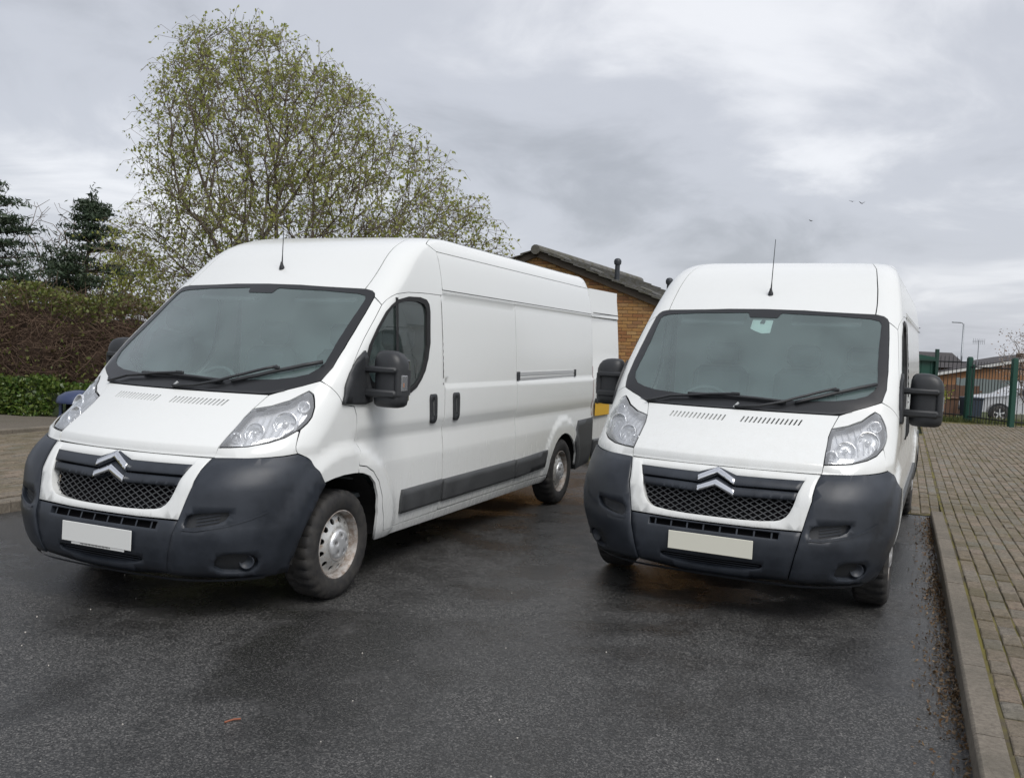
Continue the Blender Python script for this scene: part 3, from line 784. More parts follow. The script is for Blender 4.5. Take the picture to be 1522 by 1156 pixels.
def build_van():
    van = empty('panel_van')
    build_side(van, 1); build_side(van, -1)
    bon = sym([(0, .914), (.30, .914), (.62, .914)] + SEAM_BON + [(.9, 1.2545), (.5, 1.2550), (0, 1.2552)])
    bon = [p for i, p in enumerate(bon) if not (p[0] == 0 and i > 0 and bon[i - 1] == p)]
    slots = []
    for xa, xb, nsl in ((-.425, -.060, 14), (.065, .425, 14)):
        for k in range(nsl):
            xt = xa + (xb - xa) * k / (nsl - 1)
            tl = (float(ux(xt - .0055, 1.2165)), 1.2165); tr = (float(ux(xt + .0055, 1.2165)), 1.2165)
            bl = (float(ux(xt - .022, 1.181)), 1.181); br = (float(ux(xt - .011, 1.181)), 1.181)
            slots.append([bl, br, tr, tl])
    bo = patch('bonnet', bon, 'van_paint', van, holes=slots, off=.001, hskirt=.012, rows=[.966], step=.045)
    patch('vent_backing', [(-.9, 1.17), (.9, 1.17), (.9, 1.228), (-.9, 1.228)], 'void_black', bo, off=-.014, skirt=0, gap=0)
    # grille frame
    fo = sym([(0, .5745), (.49, .5755), (.858, .583), (.90, .70), (.922, .76), (.921, .904), (.60, .907), (.30, .908), (0, .908)])
    hole = sym([(0, .611), (.34, .612), (.55, .617), (.669, .626), (.715, .635), (.755, .655), (.782, .682), (.805, .72), (.822, .758), (.844, .867), (.55, .866), (.22, .866), (.10, .886), (0, .902)])
    def ded(p):
        out = []
        for i, a in enumerate(p):
            if not out or (abs(out[-1][0] - a[0]) + abs(out[-1][1] - a[1])) > 1e-6: out.append(a)
        if abs(out[0][0] - out[-1][0]) + abs(out[0][1] - out[-1][1]) < 1e-6: out.pop()
        return out
    fo, hole = ded(fo), ded(hole)
    fr = patch('grille_frame', fo, 'van_paint', van, holes=[hole], off=.012, skirt=.03, hskirt=.05, rnd=.5, step=.04)
    patch('grille_backing', inset(hole, -.01), 'void_black', fr, off=-.055, skirt=0, gap=0)
    l1 = [(-.838, .865), (-.25, .864), (-.10, .888), (0, .902), (.10, .886), (.21, .864), (.838, .865), (.833, .813), (.225, .808), (0, .860), (-.225, .808), (-.831, .815)]
    l2 = [(-.829, .805), (-.24, .799), (0, .850), (.23, .799), (.828, .802), (.818, .760), (.237, .748), (0, .800), (-.24, .752), (-.815, .763)]
    patch('grille_louvre', l1, 'bumper_plastic', fr, off=.013, skirt=.05, gap=0, rnd=.6)
    patch('grille_louvre', l2, 'bumper_plastic', fr, off=.006, skirt=.05, gap=0, rnd=.6)
    bad = patch('badge', [(-.24, .811), (-.24, .842), (-.006, .897), (.225, .838), (.225, .806), (-.006, .864)], 'chrome', fr, off=.030, skirt=.02, gap=0, rnd=.7)
    patch('badge', [(-.243, .752), (-.243, .783), (-.012, .828), (.237, .777), (.237, .744), (-.012, .793)], 'chrome', fr, off=.026, skirt=.02, gap=0, rnd=.7)
    gm = MB()
    H2 = np.array(hole)
    for sgn in (1, -1):
        for x0 in np.arange(-.75, .76, .058):
            zz = np.linspace(.60, .81, 60); xx = x0 + sgn * (zz - .70) * 1.75
            uu = ux(xx, zz); Q = np.stack([uu, zz], 1)
            ok = pin(hole, Q); idx = np.where(ok)[0]
            if len(idx) > 2: ribbon([tuple(Q[i]) for i in range(idx[0], idx[-1] + 1, 3)], .0055, -.022 - .003 * (sgn > 0), gm)
    gm.obj('grille_mesh', 'moulding', fr)
    # lower bumper
    lo = ded(sym([(0, .252), (.4, .256), (.792, .283), (.818, .44), (.853, .577), (.49, .5705), (0, .5690)]))
    strip = [(-.70, .524), (.70, .524), (.705, .560), (-.705, .560)]
    intake = smooth_poly(ded(sym([(0, .300), (.30, .306), (.56, .330), (.60, .362), (.50, .366), (0, .362)])), 1)
    lb = patch('bumper_lower', lo, 'bumper_plastic', van, holes=[strip, intake], off=.010, skirt=.06, hskirt=.035, rnd=.6, step=.04)
    patch('intake_backing', inset(strip, -.012), 'void_black', lb, off=-.024, skirt=0, gap=0)
    patch('intake_backing', inset(intake, -.012), 'void_black', lb, off=-.024, skirt=0, gap=0)
    for k in range(8):
        x0 = -.36 + .72 * k / 7
        dv = MB(); ribbon([(float(ux(x0, .522)), .522), (float(ux(x0, .562)), .562)], .010, .002, dv); dv.obj('intake_bar', 'bumper_plastic', lb)
    sl2 = MB()
    for k in range(3):
        ribbon([(float(ux(x, .318 + .014 * k)), .318 + .014 * k) for x in (-.30, -.1, .1, .30)], .006, -.008, sl2)
    sl2.obj('intake_slat', 'bumper_plastic', lb)
    lp = MB(); ribbon([(float(ux(x, .262)), .262) for x in np.linspace(-.85, .85, 24)], .030, .022, lp); lp.obj('lip', 'bumper_plastic', lb)
    # windscreen
    wo = ded(sym([(0, 1.2585), (.5, 1.2582), (.9, 1.2578), (1.117, 1.2574), (1.20, 1.2855), (1.28, 1.3145), (1.352, 1.349), (1.372, 1.385), (1.386, 1.43), (1.397, 1.55), (1.3975, 1.65), (1.390, 1.78), (1.378, 1.893), (1.367, 1.92), (1.349, 1.938), (1.316, 1.950), (.80, 1.967), (0, 1.9705)]))
    wi = ded(sym([(0, 1.333), (.87, 1.332), (1.14, 1.345), (1.24, 1.363), (1.298, 1.385), (1.332, 1.42), (1.351, 1.46), (1.359, 1.53), (1.361, 1.65), (1.354, 1.80), (1.348, 1.88), (1.337, 1.905), (1.30, 1.918), (1.11, 1.932), (.43, 1.942), (.39, 1.935), (.355, 1.910), (.325, 1.905), (0, 1.905)]))
    ws = patch('windscreen', wo, 'frit_black', van, holes=[wi], off=.0, skirt=.01, gap=0, hskirt=.006, step=.05)
    patch('windscreen_pane', inset(wi, -.01), 'windscreen_glass', ws, off=-.004, skirt=0, gap=0, step=.06)
    cl = MB(); ribbon([(u, 1.2625 + max(0, abs(u) - 1.11) * .25) for u in np.linspace(-1.2, 1.2, 40)], .016, .006, cl); cl.obj('cowl_edge', 'trim_black', ws)
    # wipers
    def wp(name, pts, r, off, parent=ws, mat='trim_black'):
        m_ = MB(); L = dens(pts, .08, closed=False); q_ = [S(u, z) + NS(u, z) * (o_) for (u, z), o_ in zip(L, np.linspace(off[0], off[1], len(L)))]
        m_.tube([tuple(p) for p in q_], r, 6); return m_.obj(name, mat, parent, smooth=True)
    a1 = wp('wiper_arm', [(-1.125, 1.258), (-.96, 1.300), (-.5, 1.325), (-.05, 1.335)], [.012] * 3 + [.007] * 99 if False else .009, (.018, .030))
    wp('wiper_blade', [(-.80, 1.326), (-.3, 1.330), (.3, 1.322), (.70, 1.312)], .011, (.016, .016), a1)
    a2 = wp('wiper_arm', [(-.03, 1.262), (.35, 1.272), (.65, 1.302), (.92, 1.35), (1.14, 1.402)], .009, (.018, .032))
    wp('wiper_blade', [(.80, 1.312), (1.02, 1.352), (1.20, 1.402), (1.345, 1.452)], .012, (.016, .016), a2)
    for (u, z, p_) in ((-.07, 1.334, a1), (1.13, 1.395, a2)):
        m_ = MB(); m_.box(tuple(S(u, z) + NS(u, z) * .03), (.06, .02, .02), bev=.005); m_.obj('wiper_clip', 'trim_black', p_)
    jet = MB(); ax0 = S(-.05, 1.262) + NS(-.05, 1.262) * .006; ax1 = S(.02, 1.285) + NS(.02, 1.285) * .02
    jet.tube([tuple(ax0), tuple(ax1)], .008, 6); jet.obj('washer_hose', 'cab_trim', ws)
    # rear view sensor box behind the glass
    # roof cap and roof
    rc = ded(sym([(0, 1.9715), (.80, 1.968), (1.315, 1.953), (1.309, 2.06), (1.304, 2.15), (1.296, 2.25), (1.288, 2.33), (1.265, 2.40), (1.255, 2.44), (.5, 2.44), (0, 2.44)]))
    roof = patch('roof_cap', rc, 'van_paint', van, off=.0, step=.05, rows=RTOP, gap=.0006)
    us = np.concatenate([np.linspace(0, 1.57, 60), HP + np.linspace(0, 5.93 - float(YP(2.44)), 30)]); p = S(us, np.full(len(us), 2.44)) - np.array([0, 0, .003])
    L_ = [tuple(x) for x in p] + [(-x[0], x[1], x[2]) for x in p[::-1]]
    mk('roof_panel', L_, [tuple(range(len(L_)))], 'van_paint', van)
    # aerial
    ae = MB(); b0 = Vector(S(0.0, 2.09)); n0 = Vector(NS(0.0, 2.09))
    ae.lathe([(.020, -.005), (.019, .012), (.012, .03), (.007, .05)], 14, c=b0, M=Vector((0, -.1, 1)).normalized().to_track_quat('X', 'Z').to_matrix())
    ao = ae.obj('aerial', 'trim_black', van, smooth=True)
    am = MB(); d_ = Vector((.035, -.02, 1)).normalized(); am.tube([b0 + d_ * .03, b0 + d_ * .10, b0 + d_ * .42], [.007, .0035, .0022], 6); am.obj('aerial_rod', 'trim_black', ao)
    # rear
    yb = 6.02
    zz = [.36, .6, .9, 1.3, 1.6, 2.0, 2.2, 2.3, 2.38, 2.44]
    xs = [float(wside(np.array(yb), np.array(z))) - .004 for z in zz]
    Lr = [(x, yb - .012, z) for x, z in zip(xs, zz)] + [(-x, yb - .012, z) for x, z in zip(xs[::-1], zz[::-1])]
    mk('rear_frame', Lr, [tuple(range(len(Lr)))], 'underbody', van)
    rb = MB(); rb.box((0, 6.04, .42), (1.78, .12, .16), bev=.02); rb.obj('rear_bumper', 'moulding', van)
    ub = MB(); ub.box((0, 3.2, .34), (1.76, 5.2, .06)); ub.box((0, .75, .36), (1.0, .9, .08)); ub.obj('underbody', 'underbody', van)
    ax = MB(); ax.tube([(-.8, .948, .33), (.8, .948, .33)], .05, 8); ax.tube([(-.8, 4.983, .30), (.8, 4.983, .30)], .06, 8); ax.obj('axle', 'underbody', van)
    # cab
    da = MB()
    prof = [(.70, 1.18), (.74, 1.262), (.95, 1.272), (1.12, 1.255), (1.20, 1.19), (1.22, .95), (1.15, .70)]
    V = [(x, y + .10 * abs(x) ** 2, z) for x in np.linspace(-.88, .88, 9) for y, z in prof]; k = len(prof)
    da.add(V, [(i * k + j, i * k + j + 1, (i + 1) * k + j + 1, (i + 1) * k + j) for i in range(8) for j in range(k - 1)])
    dash = da.obj('dashboard', 'dash_grey', van, angle=40)
    bx_ = MB(); bx_.box((-.42, 1.10, 1.29), (.34, .22, .07), bev=.03); bx_.obj('instrument_hood', 'dash_grey', dash, angle=40)
    bx_ = MB(); bx_.box((.12, 1.02, 1.28), (.26, .16, .012), bev=.004); bx_.obj('dash_tray', 'cab_trim', dash)
    st = MB(); M = Euler((math.radians(-38), 0, 0)).to_matrix(); cc = Vector((-.42, 1.33, 1.20)); rad = .20
    pts = [cc + M @ Vector((rad * math.cos(t), 0, rad * math.sin(t))) for t in np.linspace(0, 2 * math.pi, 33)]
    st.tube(pts, .016, 8, cap=False)
    for t in (math.pi * 1.5, math.pi * .08, math.pi * .92): st.tube([cc, cc + M @ Vector((rad * math.cos(t), 0, rad * math.sin(t)))], [.03, .014], 6)
    st.box(cc, (.13, .05, .11), rot=M, bev=.015)
    st.obj('steering_wheel', 'dash_grey', van, angle=40)
    for (x0, wd) in ((-.46, .48), (.20, .46), (.66, .40)):
        se = MB(); se.box((x0, 1.72, .86), (wd, .50, .16), bev=.05); so_ = se.obj('seat', 'seat_cloth', van, angle=40)
        sbk = MB(); sbk.box((x0, 2.02, 1.22), (wd - .02, .15, .62), bev=.06, rot=Euler((math.radians(-14), 0, 0)).to_matrix()); sbk.obj('backrest', 'seat_cloth', so_, angle=40)
        hr = MB(); hr.box((x0, 2.115, 1.63), (.27, .10, .18), bev=.04); hr.obj('headrest', 'seat_cloth', so_, angle=40)
    bh = MB(); bh.box((0, 2.24, 1.25), (1.80, .02, 1.6)); bh.obj('bulkhead', 'bulkhead', van)
    fl_ = MB(); fl_.box((0, 1.6, .58), (1.7, 1.4, .03)); fl_.obj('cab_floor', 'dash_grey', van)
    hdl = MB(); hdl.add([(-.72, 1.60, 1.96), (.72, 1.60, 1.96), (.78, 2.24, 2.05), (-.78, 2.24, 2.05)], [(0, 3, 2, 1)]); hdl.obj('headliner', 'cab_trim', van)
    for s_ in (-1, 1):
        vz = MB(); vz.box((s_ * .42, 1.56, 1.91), (.5, .03, .16), bev=.01, rot=Euler((math.radians(-50), 0, 0)).to_matrix()); vz.obj('sun_visor', 'cab_trim', van)
    return van

def rear_door(van, side, angle):
    """half rear door hinged on the van's side; angle 0 = shut"""
    dr = empty('rear_door'); dr.parent = van
    dr.location = (side * .950, 6.012, 0); dr.rotation_euler = (0, 0, -side * angle)
    wd = .82
    zs = [.50, .62, .965, 1.05, 1.275, 1.30, 1.60, 1.90, 1.972, 1.985, 2.03, 2.20, 2.30]
    taper = [0, 0, 0, 0, 0, 0, 0, 0, 0, 0, 0, .0, .0]
    bulge = [.0, .0, -.015, 0, 0, -.012, -.012, -.012, -.012, 0, 0, -.002, -.006]
    V = []; nx = 7
    for z, t, b in zip(zs, taper, bulge):
        for k in range(nx):
            wz = max(float(WZ(z)) - .99, -.085 if angle > .5 else -1)
            t_ = (t - wz) if angle < .5 else -.03
            x = t_ + (wd + (.11 if angle < .5 else 0) - t_) * k / (nx - 1)
            V.append((-side * x, .03 + b + (wz if angle > .5 else 0) - .02 * (1 - k / (nx - 1)) ** 2, z))
    n = len(V); V += [(x, y - .045, z) for x, y, z in V]
    Fc = []
    for i in range(len(zs) - 1):
        for k in range(nx - 1):
            a = i * nx + k
            f1 = (a, a + 1, a + nx + 1, a + nx); f2 = tuple(n + v for v in f1[::-1])
            Fc += [f1 if side < 0 else f1[::-1], f2 if side < 0 else f2[::-1]]
    m = len(zs)
    edge = [k for k in range(nx)] + [i * nx + nx - 1 for i in range(1, m)] + [(m - 1) * nx + k for k in range(nx - 2, -1, -1)] + [i * nx for i in range(m - 2, 0, -1)]
    for i in range(len(edge)):
        a, b = edge[i], edge[(i + 1) % len(edge)]; Fc.append((a, b, n + b, n + a))
    o = mk('door_skin', V, Fc, 'van_paint', dr); shade(o, 25)
    tr = MB(); tr.box((-side * .41, .035, .475), (.82, .05, .22), bev=.012); tr.obj('door_trim', 'moulding', dr)
    for z in (2.028, 1.978):  # dark strips laid on the skin: a seam, and the shade under the step
        g = MB(); g.box((-side * .41, (.0325 if z > 2 else .031) + ((float(WZ(z)) - .99) if angle > .5 else 0), z), (.80, .003, .008)); g.obj('groove_shade', 'seal_rubber', dr)
    return dr

# ------------------------------------------------------------------ the two vans
van_a = build_van()
def number_plate(van, mat, tab):
    pl = MB(); pl.box((0, -.014, .448), (.522, .006, .112), rot=Euler((math.radians(-1.5), 0, 0)).to_matrix(), bev=.002)
    if tab: pl.box((.01, -.013, .389), (.40, .005, .022), bev=.002)
    o = pl.obj('number_plate', mat, van)
    return o
van_b = copy_tree(van_a)
def repaint(o):
    if o.type == 'MESH':
        for s in o.material_slots:
            if s.material and s.material.name == 'van_paint':
                s.link = 'OBJECT'; s.material = MATS['van_paint_grimy']
    for c in o.children: repaint(c)
van_a.location = (-2.2948, 4.9718, 0); van_a.rotation_euler = (0, 0, -.3979)
van_b.location = (1.2625, 5.4469, 0); van_b.rotation_euler = (0, 0, -.4523)
pa = number_plate(van_a, 'white_plate', True); number_plate(van_b, 'plate_cream', False)
tx = MB()
for k in range(26):
    tx.box((-.115 + .0088 * k, -.017, .389), (.0055, .001, .004 + .003 * (k * 7 % 3)))
tx.obj('plate_print', 'label_text', pa)
ra = rear_door(van_a, 1, math.radians(94)); rear_door(van_a, -1, 0); rear_door(van_b, 1, 0); rear_door(van_b, -1, 0)
yp_ = MB(); yp_.box((-.26, .036, .925), (.44, .008, .145), bev=.002); yp_.obj('number_plate', 'yellow_plate', ra)
pl_ = MB(); pl_.box((-.30, .04, 1.03), (.52, .03, .05), bev=.008); pl_.obj('plate_lamp', 'trim_black', ra)
hd_ = MB(); hd_.box((-.30, .04, 1.16), (.12, .02, .025), bev=.006); hd_.obj('handle', 'trim_black', ra)
repaint(van_b)
tag(van_a, 'white panel van with one rear door swung open, parked nearer the bramble hedge', 'van', 'white panel vans on the road')
tag(van_b, 'grubbier white panel van parked beside the right-hand kerb and block paving', 'van', 'white panel vans on the road')

# a pale slip of paper behind the glass of the second van
principled('paper', (.62, .68, .66), .7)
def dark_mount(van):
    ws = [c for c in van.children if c.name.startswith('windscreen')][0]
    patch('sensor_mount', [(-.06, 1.868), (.05, 1.868), (.06, 1.892), (-.02, 1.897), (-.06, 1.885)], 'trim_black', ws, off=-.012, skirt=.01, gap=0, step=.02)
    return ws
dark_mount(van_a); wsb = dark_mount(van_b)
patch('paper_slip', [(-.27, 1.897), (.25, 1.897), (.25, 1.80), (.05, 1.795), (-.12, 1.81), (-.27, 1.83)], 'paper', wsb, off=-.016, skirt=0, gap=0)

# ------------------------------------------------------------------ ground, road, kerbs, paving (road-aligned coordinates s along, n across)
TH = .4135
DS = np.array([math.sin(TH), math.cos(TH)]); DN = np.array([math.cos(TH), -math.sin(TH)])
def W2(s, n): return DS * s + DN * n
def sn(x, y): return x * DS[0] + y * DS[1], x * DN[0] + y * DN[1]
def in_view(x, y, m=.10): return y > 1.5 and abs(x / y) < .575 + m

def ground_mats():
    m = principled('asphalt', (.05, .05, .05), .55); k = NB(m); c = k.coord()
    v = k.n('ShaderNodeTexVoronoi'); v.inputs['Scale'].default_value = 155; k.l(c, v.inputs['Vector'])
    sepc = k.n('ShaderNodeSeparateColor'); k.l(v.outputs['Color'], sepc.inputs[0])
    big = k.noise(c, .45, 5, .6, .8); mid = k.noise(c, 2.2, 5, .6); fine = k.noise(c, 420, 2, .6)
    agg = k.ramp(sepc.outputs[0], [(0, (.014, .014, .014)), (.5, (.042, .042, .041)), (.80, (.078, .077, .075)), (1, (.165, .160, .152))])
    wet = k.val(k.math('ADD', k.math('MULTIPLY', big, .65), k.math('MULTIPLY', mid, .35)), .44, .56)
    col = k.mix(wet, agg, k.mix(.5, agg, (.013, .013, .013)))
    col = k.mix(k.val(fine, .68, .8, 0, .4), col, (.14, .135, .125))
    k.base(col)
    k.rough(k.val(wet, 0, 1, .55, .16))
    dist = k.math('SUBTRACT', 1.0, k.math('MULTIPLY', v.outputs['Distance'], 60), clamp=False)
    hgt = k.math('ADD', k.math('MULTIPLY', sepc.outputs[1], .6), k.math('MULTIPLY', fine, .5))
    k.bump(hgt, .5, .006)
    m = principled('soil', (.06, .045, .03), .95); k = NB(m); c = k.coord()
    k.base(k.mix(k.val(k.noise(c, 3, 6, .65), .35, .65), (.035, .042, .014), (.075, .058, .036))); k.bump(k.noise(c, 30, 5, .7), .8, .03)
    m = principled('far_ground', (.07, .07, .05), .95); k = NB(m); c = k.coord()
    k.base(k.mix(k.val(k.noise(c, .4, 5, .6), .4, .6), (.045, .062, .018), (.075, .070, .045))); k.bump(k.noise(c, 12, 5, .7), .6, .03)
    m = principled('joint_moss', (.08, .08, .04), .95); k = NB(m); c = k.coord()
    k.base(k.mix(k.val(k.noise(c, 2.6, 5, .65), .40, .60), (.080, .066, .042), (.150, .130, .026))); k.bump(k.noise(c, 120, 3, .6), .6, .01)
    m = principled('paver', (.2, .18, .15), .85); k = NB(m); c = k.coord()
    oi = k.n('ShaderNodeObjectInfo').outputs['Random']; ge = k.n('ShaderNodeNewGeometry').outputs['Random Per Island']
    rnd = k.math('FRACT', k.math('ADD', k.math('MULTIPLY', oi, 7.13), ge))
    geo = k.n('ShaderNodeNewGeometry').outputs['Position']
    base = k.ramp(rnd, [(0, (.165, .134, .094)), (.35, (.232, .190, .136)), (.6, (.190, .170, .138)), (.8, (.265, .205, .152)), (1, (.205, .195, .165))])
    pit = k.noise(k.mapping(geo, (1, 1, .4), rot=(0, 0, -TH)), 34, 7, .82); grime = k.noise(geo, 1.3, 4, .6)
    col = k.mix(k.val(pit, .52, .40), base, k.mix(.5, base, (.035, .030, .022)))
    col = k.mix(k.val(pit, .57, .68, 0, .7), col, (.42, .37, .30))
    col = k.mix(k.val(grime, .44, .66, 0, .55), col, (.110, .098, .048))
    k.base(col); k.bump(pit, 1.0, .016)
    m = principled('kerb_concrete', (.2, .19, .17), .85); k = NB(m); c = k.n('ShaderNodeNewGeometry').outputs['Position']
    n1_ = k.noise(c, 45, 6, .7); n2_ = k.noise(c, 2.5, 5, .6); n3_ = k.noise(c, 140, 3, .6)
    col = k.mix(k.val(n1_, .35, .65), (.125, .106, .084), (.215, .188, .150)); col = k.mix(k.val(n2_, .45, .65, 0, .6), col, (.095, .086, .066))
    col = k.mix(k.val(n3_, .62, .75, 0, .6), col, (.36, .34, .31)); k.base(col); k.bump(n1_, .8, .010)
    m = principled('old_path', (.12, .1, .08), .9); k = NB(m); c = k.coord(); n1_ = k.noise(c, 1.6, 6, .65); n2_ = k.noise(c, 90, 3, .6)
    k.base(k.mix(k.val(n2_, .4, .65), k.mix(k.val(n1_, .4, .65), (.105, .086, .066), (.070, .060, .038)), (.16, .145, .12))); k.bump(n2_, .5, .008)
ground_mats()
def leafmat(name, cols, trans=.35, rough=.55):
    m = bpy.data.materials.new(name); m.use_nodes = True; MATS[name] = m
    k = NB(m); b = k.b; b.inputs['Roughness'].default_value = rough
    r = k.n('ShaderNodeNewGeometry').outputs['Random Per Island']
    col = k.ramp(r, [(i / (len(cols) - 1), c) for i, c in enumerate(cols)]); k.base(col)
    t = k.n('ShaderNodeBsdfTranslucent'); k.l(col, t.inputs[0])
    ms = k.n('ShaderNodeMixShader'); ms.inputs[0].default_value = trans
    out = k.t.nodes['Material Output']
    k.l(b.outputs[0], ms.inputs[1]); k.l(t.outputs[0], ms.inputs[2]); k.l(ms.outputs[0], out.inputs[0])
    return m
leafmat('birch_leaf', [(.23, .275, .050), (.33, .375, .078), (.41, .430, .115), (.29, .300, .085), (.48, .49, .19)], .5)
leafmat('ivy_leaf', [(.026, .055, .010), (.055, .105, .018), (.100, .160, .028), (.160, .210, .048), (.040, .066, .014)], .25, .4)
leafmat('hedge_leaf', [(.075, .105, .020), (.130, .160, .032), (.190, .205, .052), (.090, .095, .030), (.13, .10, .04)], .3)
leafmat('pine_needle', [(.022, .042, .022), (.036, .062, .030), (.055, .080, .042), (.030, .048, .024)], .1)
leafmat('lime_leaf', [(.22, .25, .03), (.32, .34, .06), (.18, .22, .03)], .4)
leafmat('blossom', [(.42, .36, .33), (.52, .44, .40), (.30, .22, .18), (.36, .30, .22)], .3)
leafmat('dead_leaf', [(.10, .055, .025), (.16, .09, .04), (.22, .15, .08), (.07, .045, .025), (.26, .19, .11)], .15)
leafmat('grass_blade', [(.06, .085, .018), (.10, .12, .03), (.14, .14, .05)], .3)
def bark(name, a, b, sc=14):
    m = principled(name, a, .9); k = NB(m); c = k.n('ShaderNodeNewGeometry').outputs['Position']
    k.base(k.mix(k.val(k.noise(k.mapping(c, (sc, sc, sc * .3)), 1.0, 5, .65), .38, .62), a, b)); return m
bark('birch_bark', (.13, .105, .085), (.30, .27, .23), 10)
bark('twig_bark', (.105, .080, .062), (.18, .145, .115))
bark('bramble_bark', (.062, .034, .022), (.155, .105, .070), 20)
bark('pine_bark', (.075, .055, .040), (.13, .10, .075))
bark('hedge_core', (.030, .017, .010), (.052, .030, .018), 9)  # the hedge's inner shade is put into this dark core colour
bark('ivy_core', (.012, .020, .006), (.022, .034, .009), 12)  # dark green core, shade among the ivy put into its colour

def plane(name, pts, mat, kind='structure'):
    o = mk(name, pts, [tuple(range(len(pts)))], mat); o['kind'] = kind; return o
# terrain: falls away gently beyond the railings on the right
gx = np.concatenate([np.linspace(-420, -60, 8), np.linspace(-50, 60, 40), np.linspace(75, 420, 8)])
gy = np.concatenate([np.linspace(-60, -5, 4), np.linspace(0, 70, 36), np.linspace(85, 700, 10)])
def gz_(x, y):
    fall = -.75 * float(sst(26, 40, y)) * float(sst(6, 11, x))
    return -.035 + fall
GV = [(x, y, gz_(x, y)) for y in gy for x in gx]; nx_ = len(gx)
go = mk('ground', GV, [(j * nx_ + i, j * nx_ + i + 1, (j + 1) * nx_ + i + 1, (j + 1) * nx_ + i) for j in range(len(gy) - 1) for i in range(nx_ - 1)], 'far_ground', smooth=True); struct(go)
def quad_sn(s0, s1, n0, n1, z): return [(*W2(s0, n0), z), (*W2(s0, n1), z), (*W2(s1, n1), z), (*W2(s1, n0), z)]
road = plane('road', [(*W2(-9, -6.93), 0), (*W2(-9, .36), 0), (*W2(11.82, .36), 0), (*W2(11.82, -6.93), 0)], 'asphalt')

def zp(s, n): return .125 - .075 * float(sst(6.5, 11.5, s)) * (1 - float(sst(1.0, 5.0, n)))
def zx(s, n): return .016 + (zp(s, .455) - .016) * float(sst(10.3, 11.9, s)) * float(sst(-.9, .4, n)) + .0
# pavement bed on the right
def bed(name, ss, ns, zf, mat):
    V = [(*W2(s, n), zf(s, n)) for s in ss for n in ns]; k = len(ns)
    return struct(mk(name, V, [(j * k + i, j * k + i + 1, (j + 1) * k + i + 1, (j + 1) * k + i) for j in range(len(ss) - 1) for i in range(k - 1)], mat, smooth=True))
pav = bed('pavement', list(np.linspace(-4, 9, 8)) + list(np.linspace(9.3, 11.4, 14)) + list(np.linspace(12, 27.4, 12)), list(np.linspace(.45, 3.2, 14)) + [4, 6, 9, 13], lambda s, n: zp(s, n) - .010, 'joint_moss')
pav2 = bed('crossing', list(np.linspace(10.42, 22, 24)), list(np.linspace(-2.25, .455, 10)), lambda s, n: zx(s, n) - .0115, 'joint_moss')

def paver_mesh(k):
    r_ = random.Random(k); m = MB(); hx, hy, b = .0950, .0448, .007
    j = lambda a: a + r_.uniform(-.003, .003)
    top = [(j(-hx + b), j(-hy + b), j(0)), (j(hx - b), j(-hy + b), j(0)), (j(hx - b), j(hy - b), j(0)), (j(-hx + b), j(hy - b), j(0))]
    mid = [(-hx, -hy, -.005), (hx, -hy, -.005), (hx, hy, -.005), (-hx, hy, -.005)]
    bot = [(x, y, -.030) for x, y, z in mid]
    V = top + mid + bot
    Fc = [(0, 1, 2, 3)] + [(4 + i, 4 + (i + 1) % 4, (i + 1) % 4, i) for i in range(4)] + [(8 + i, 8 + (i + 1) % 4, 4 + (i + 1) % 4, 4 + i) for i in range(4)]
    return V, Fc
PAVM = [paver_mesh(k) for k in range(6)]
PAVD = []
for V, Fc in PAVM:
    me = bpy.data.meshes.new('paver'); me.from_pydata(V, [], Fc); me.materials.append(MATS['paver']); me.update(); PAVD.append(me)
def lay_pavers(parent, spots, zf, limit, jit=.006):
    """spots: list of (s, n, turned); the nearest become objects, the rest one joined part"""
    pr = random.Random(5)
    spots = sorted(spots, key=lambda q: float(np.hypot(*W2(q[0], q[1]))) + (0 if in_view(*W2(q[0], q[1]), -.005) and W2(q[0], q[1])[1] > 3.0 else 100))
    mb = MB()
    for i, (s, n) in enumerate(spots):
        x, y = W2(s, n); z = zf(s, n) + pr.uniform(-jit, jit); k = pr.randrange(6)
        rz = math.pi / 2 - TH + pr.uniform(-.022, .022); tx_, ty_ = pr.uniform(-.03, .03), pr.uniform(-.018, .018)
        sl1 = (zf(s + .1, n) - zf(s - .1, n)) / .2
        if i < limit:
            o = bpy.data.objects.new('paver', PAVD[k]); o.location = (x, y, z); o.rotation_euler = (tx_, ty_ - sl1, rz); link(o, parent)
        else:
            M = Matrix.Translation((x, y, z)) @ Euler((tx_, ty_ - sl1, rz)).to_matrix().to_4x4()
            mb.add([M @ Vector(v) for v in PAVM[k][0]], PAVM[k][1])
    if mb.V:
        o = mb.obj('paver_field', 'paver', parent); o['kind'] = 'stuff'
spots = []
for r_ in range(0, 112):
    n = .524 + .1 * r_
    for c_ in range(0, 132):
        s = 1.2 + .2 * c_ + (.1 if r_ % 2 else 0) + .03 * math.sin(r_ * 2.1)
        if s > 26.6: continue
        x, y = W2(s, n)
        if y > 1.0 and x / y < 1.35 and not (y > 24.6 + (x - 11) * .1): spots.append((s, n))
lay_pavers(pav, spots, zp, 300)
spots = []
for r_ in range(0, 27):
    n = -2.2 + .1 * r_
    for c_ in range(0, 54):
        s = 10.54 + .2 * c_ + (.1 if r_ % 2 else 0)
        if n > -.45 or c_ < 2: spots.append((s, n))
lay_pavers(pav2, spots, lambda s, n: zx(s, n) - .001, 60)

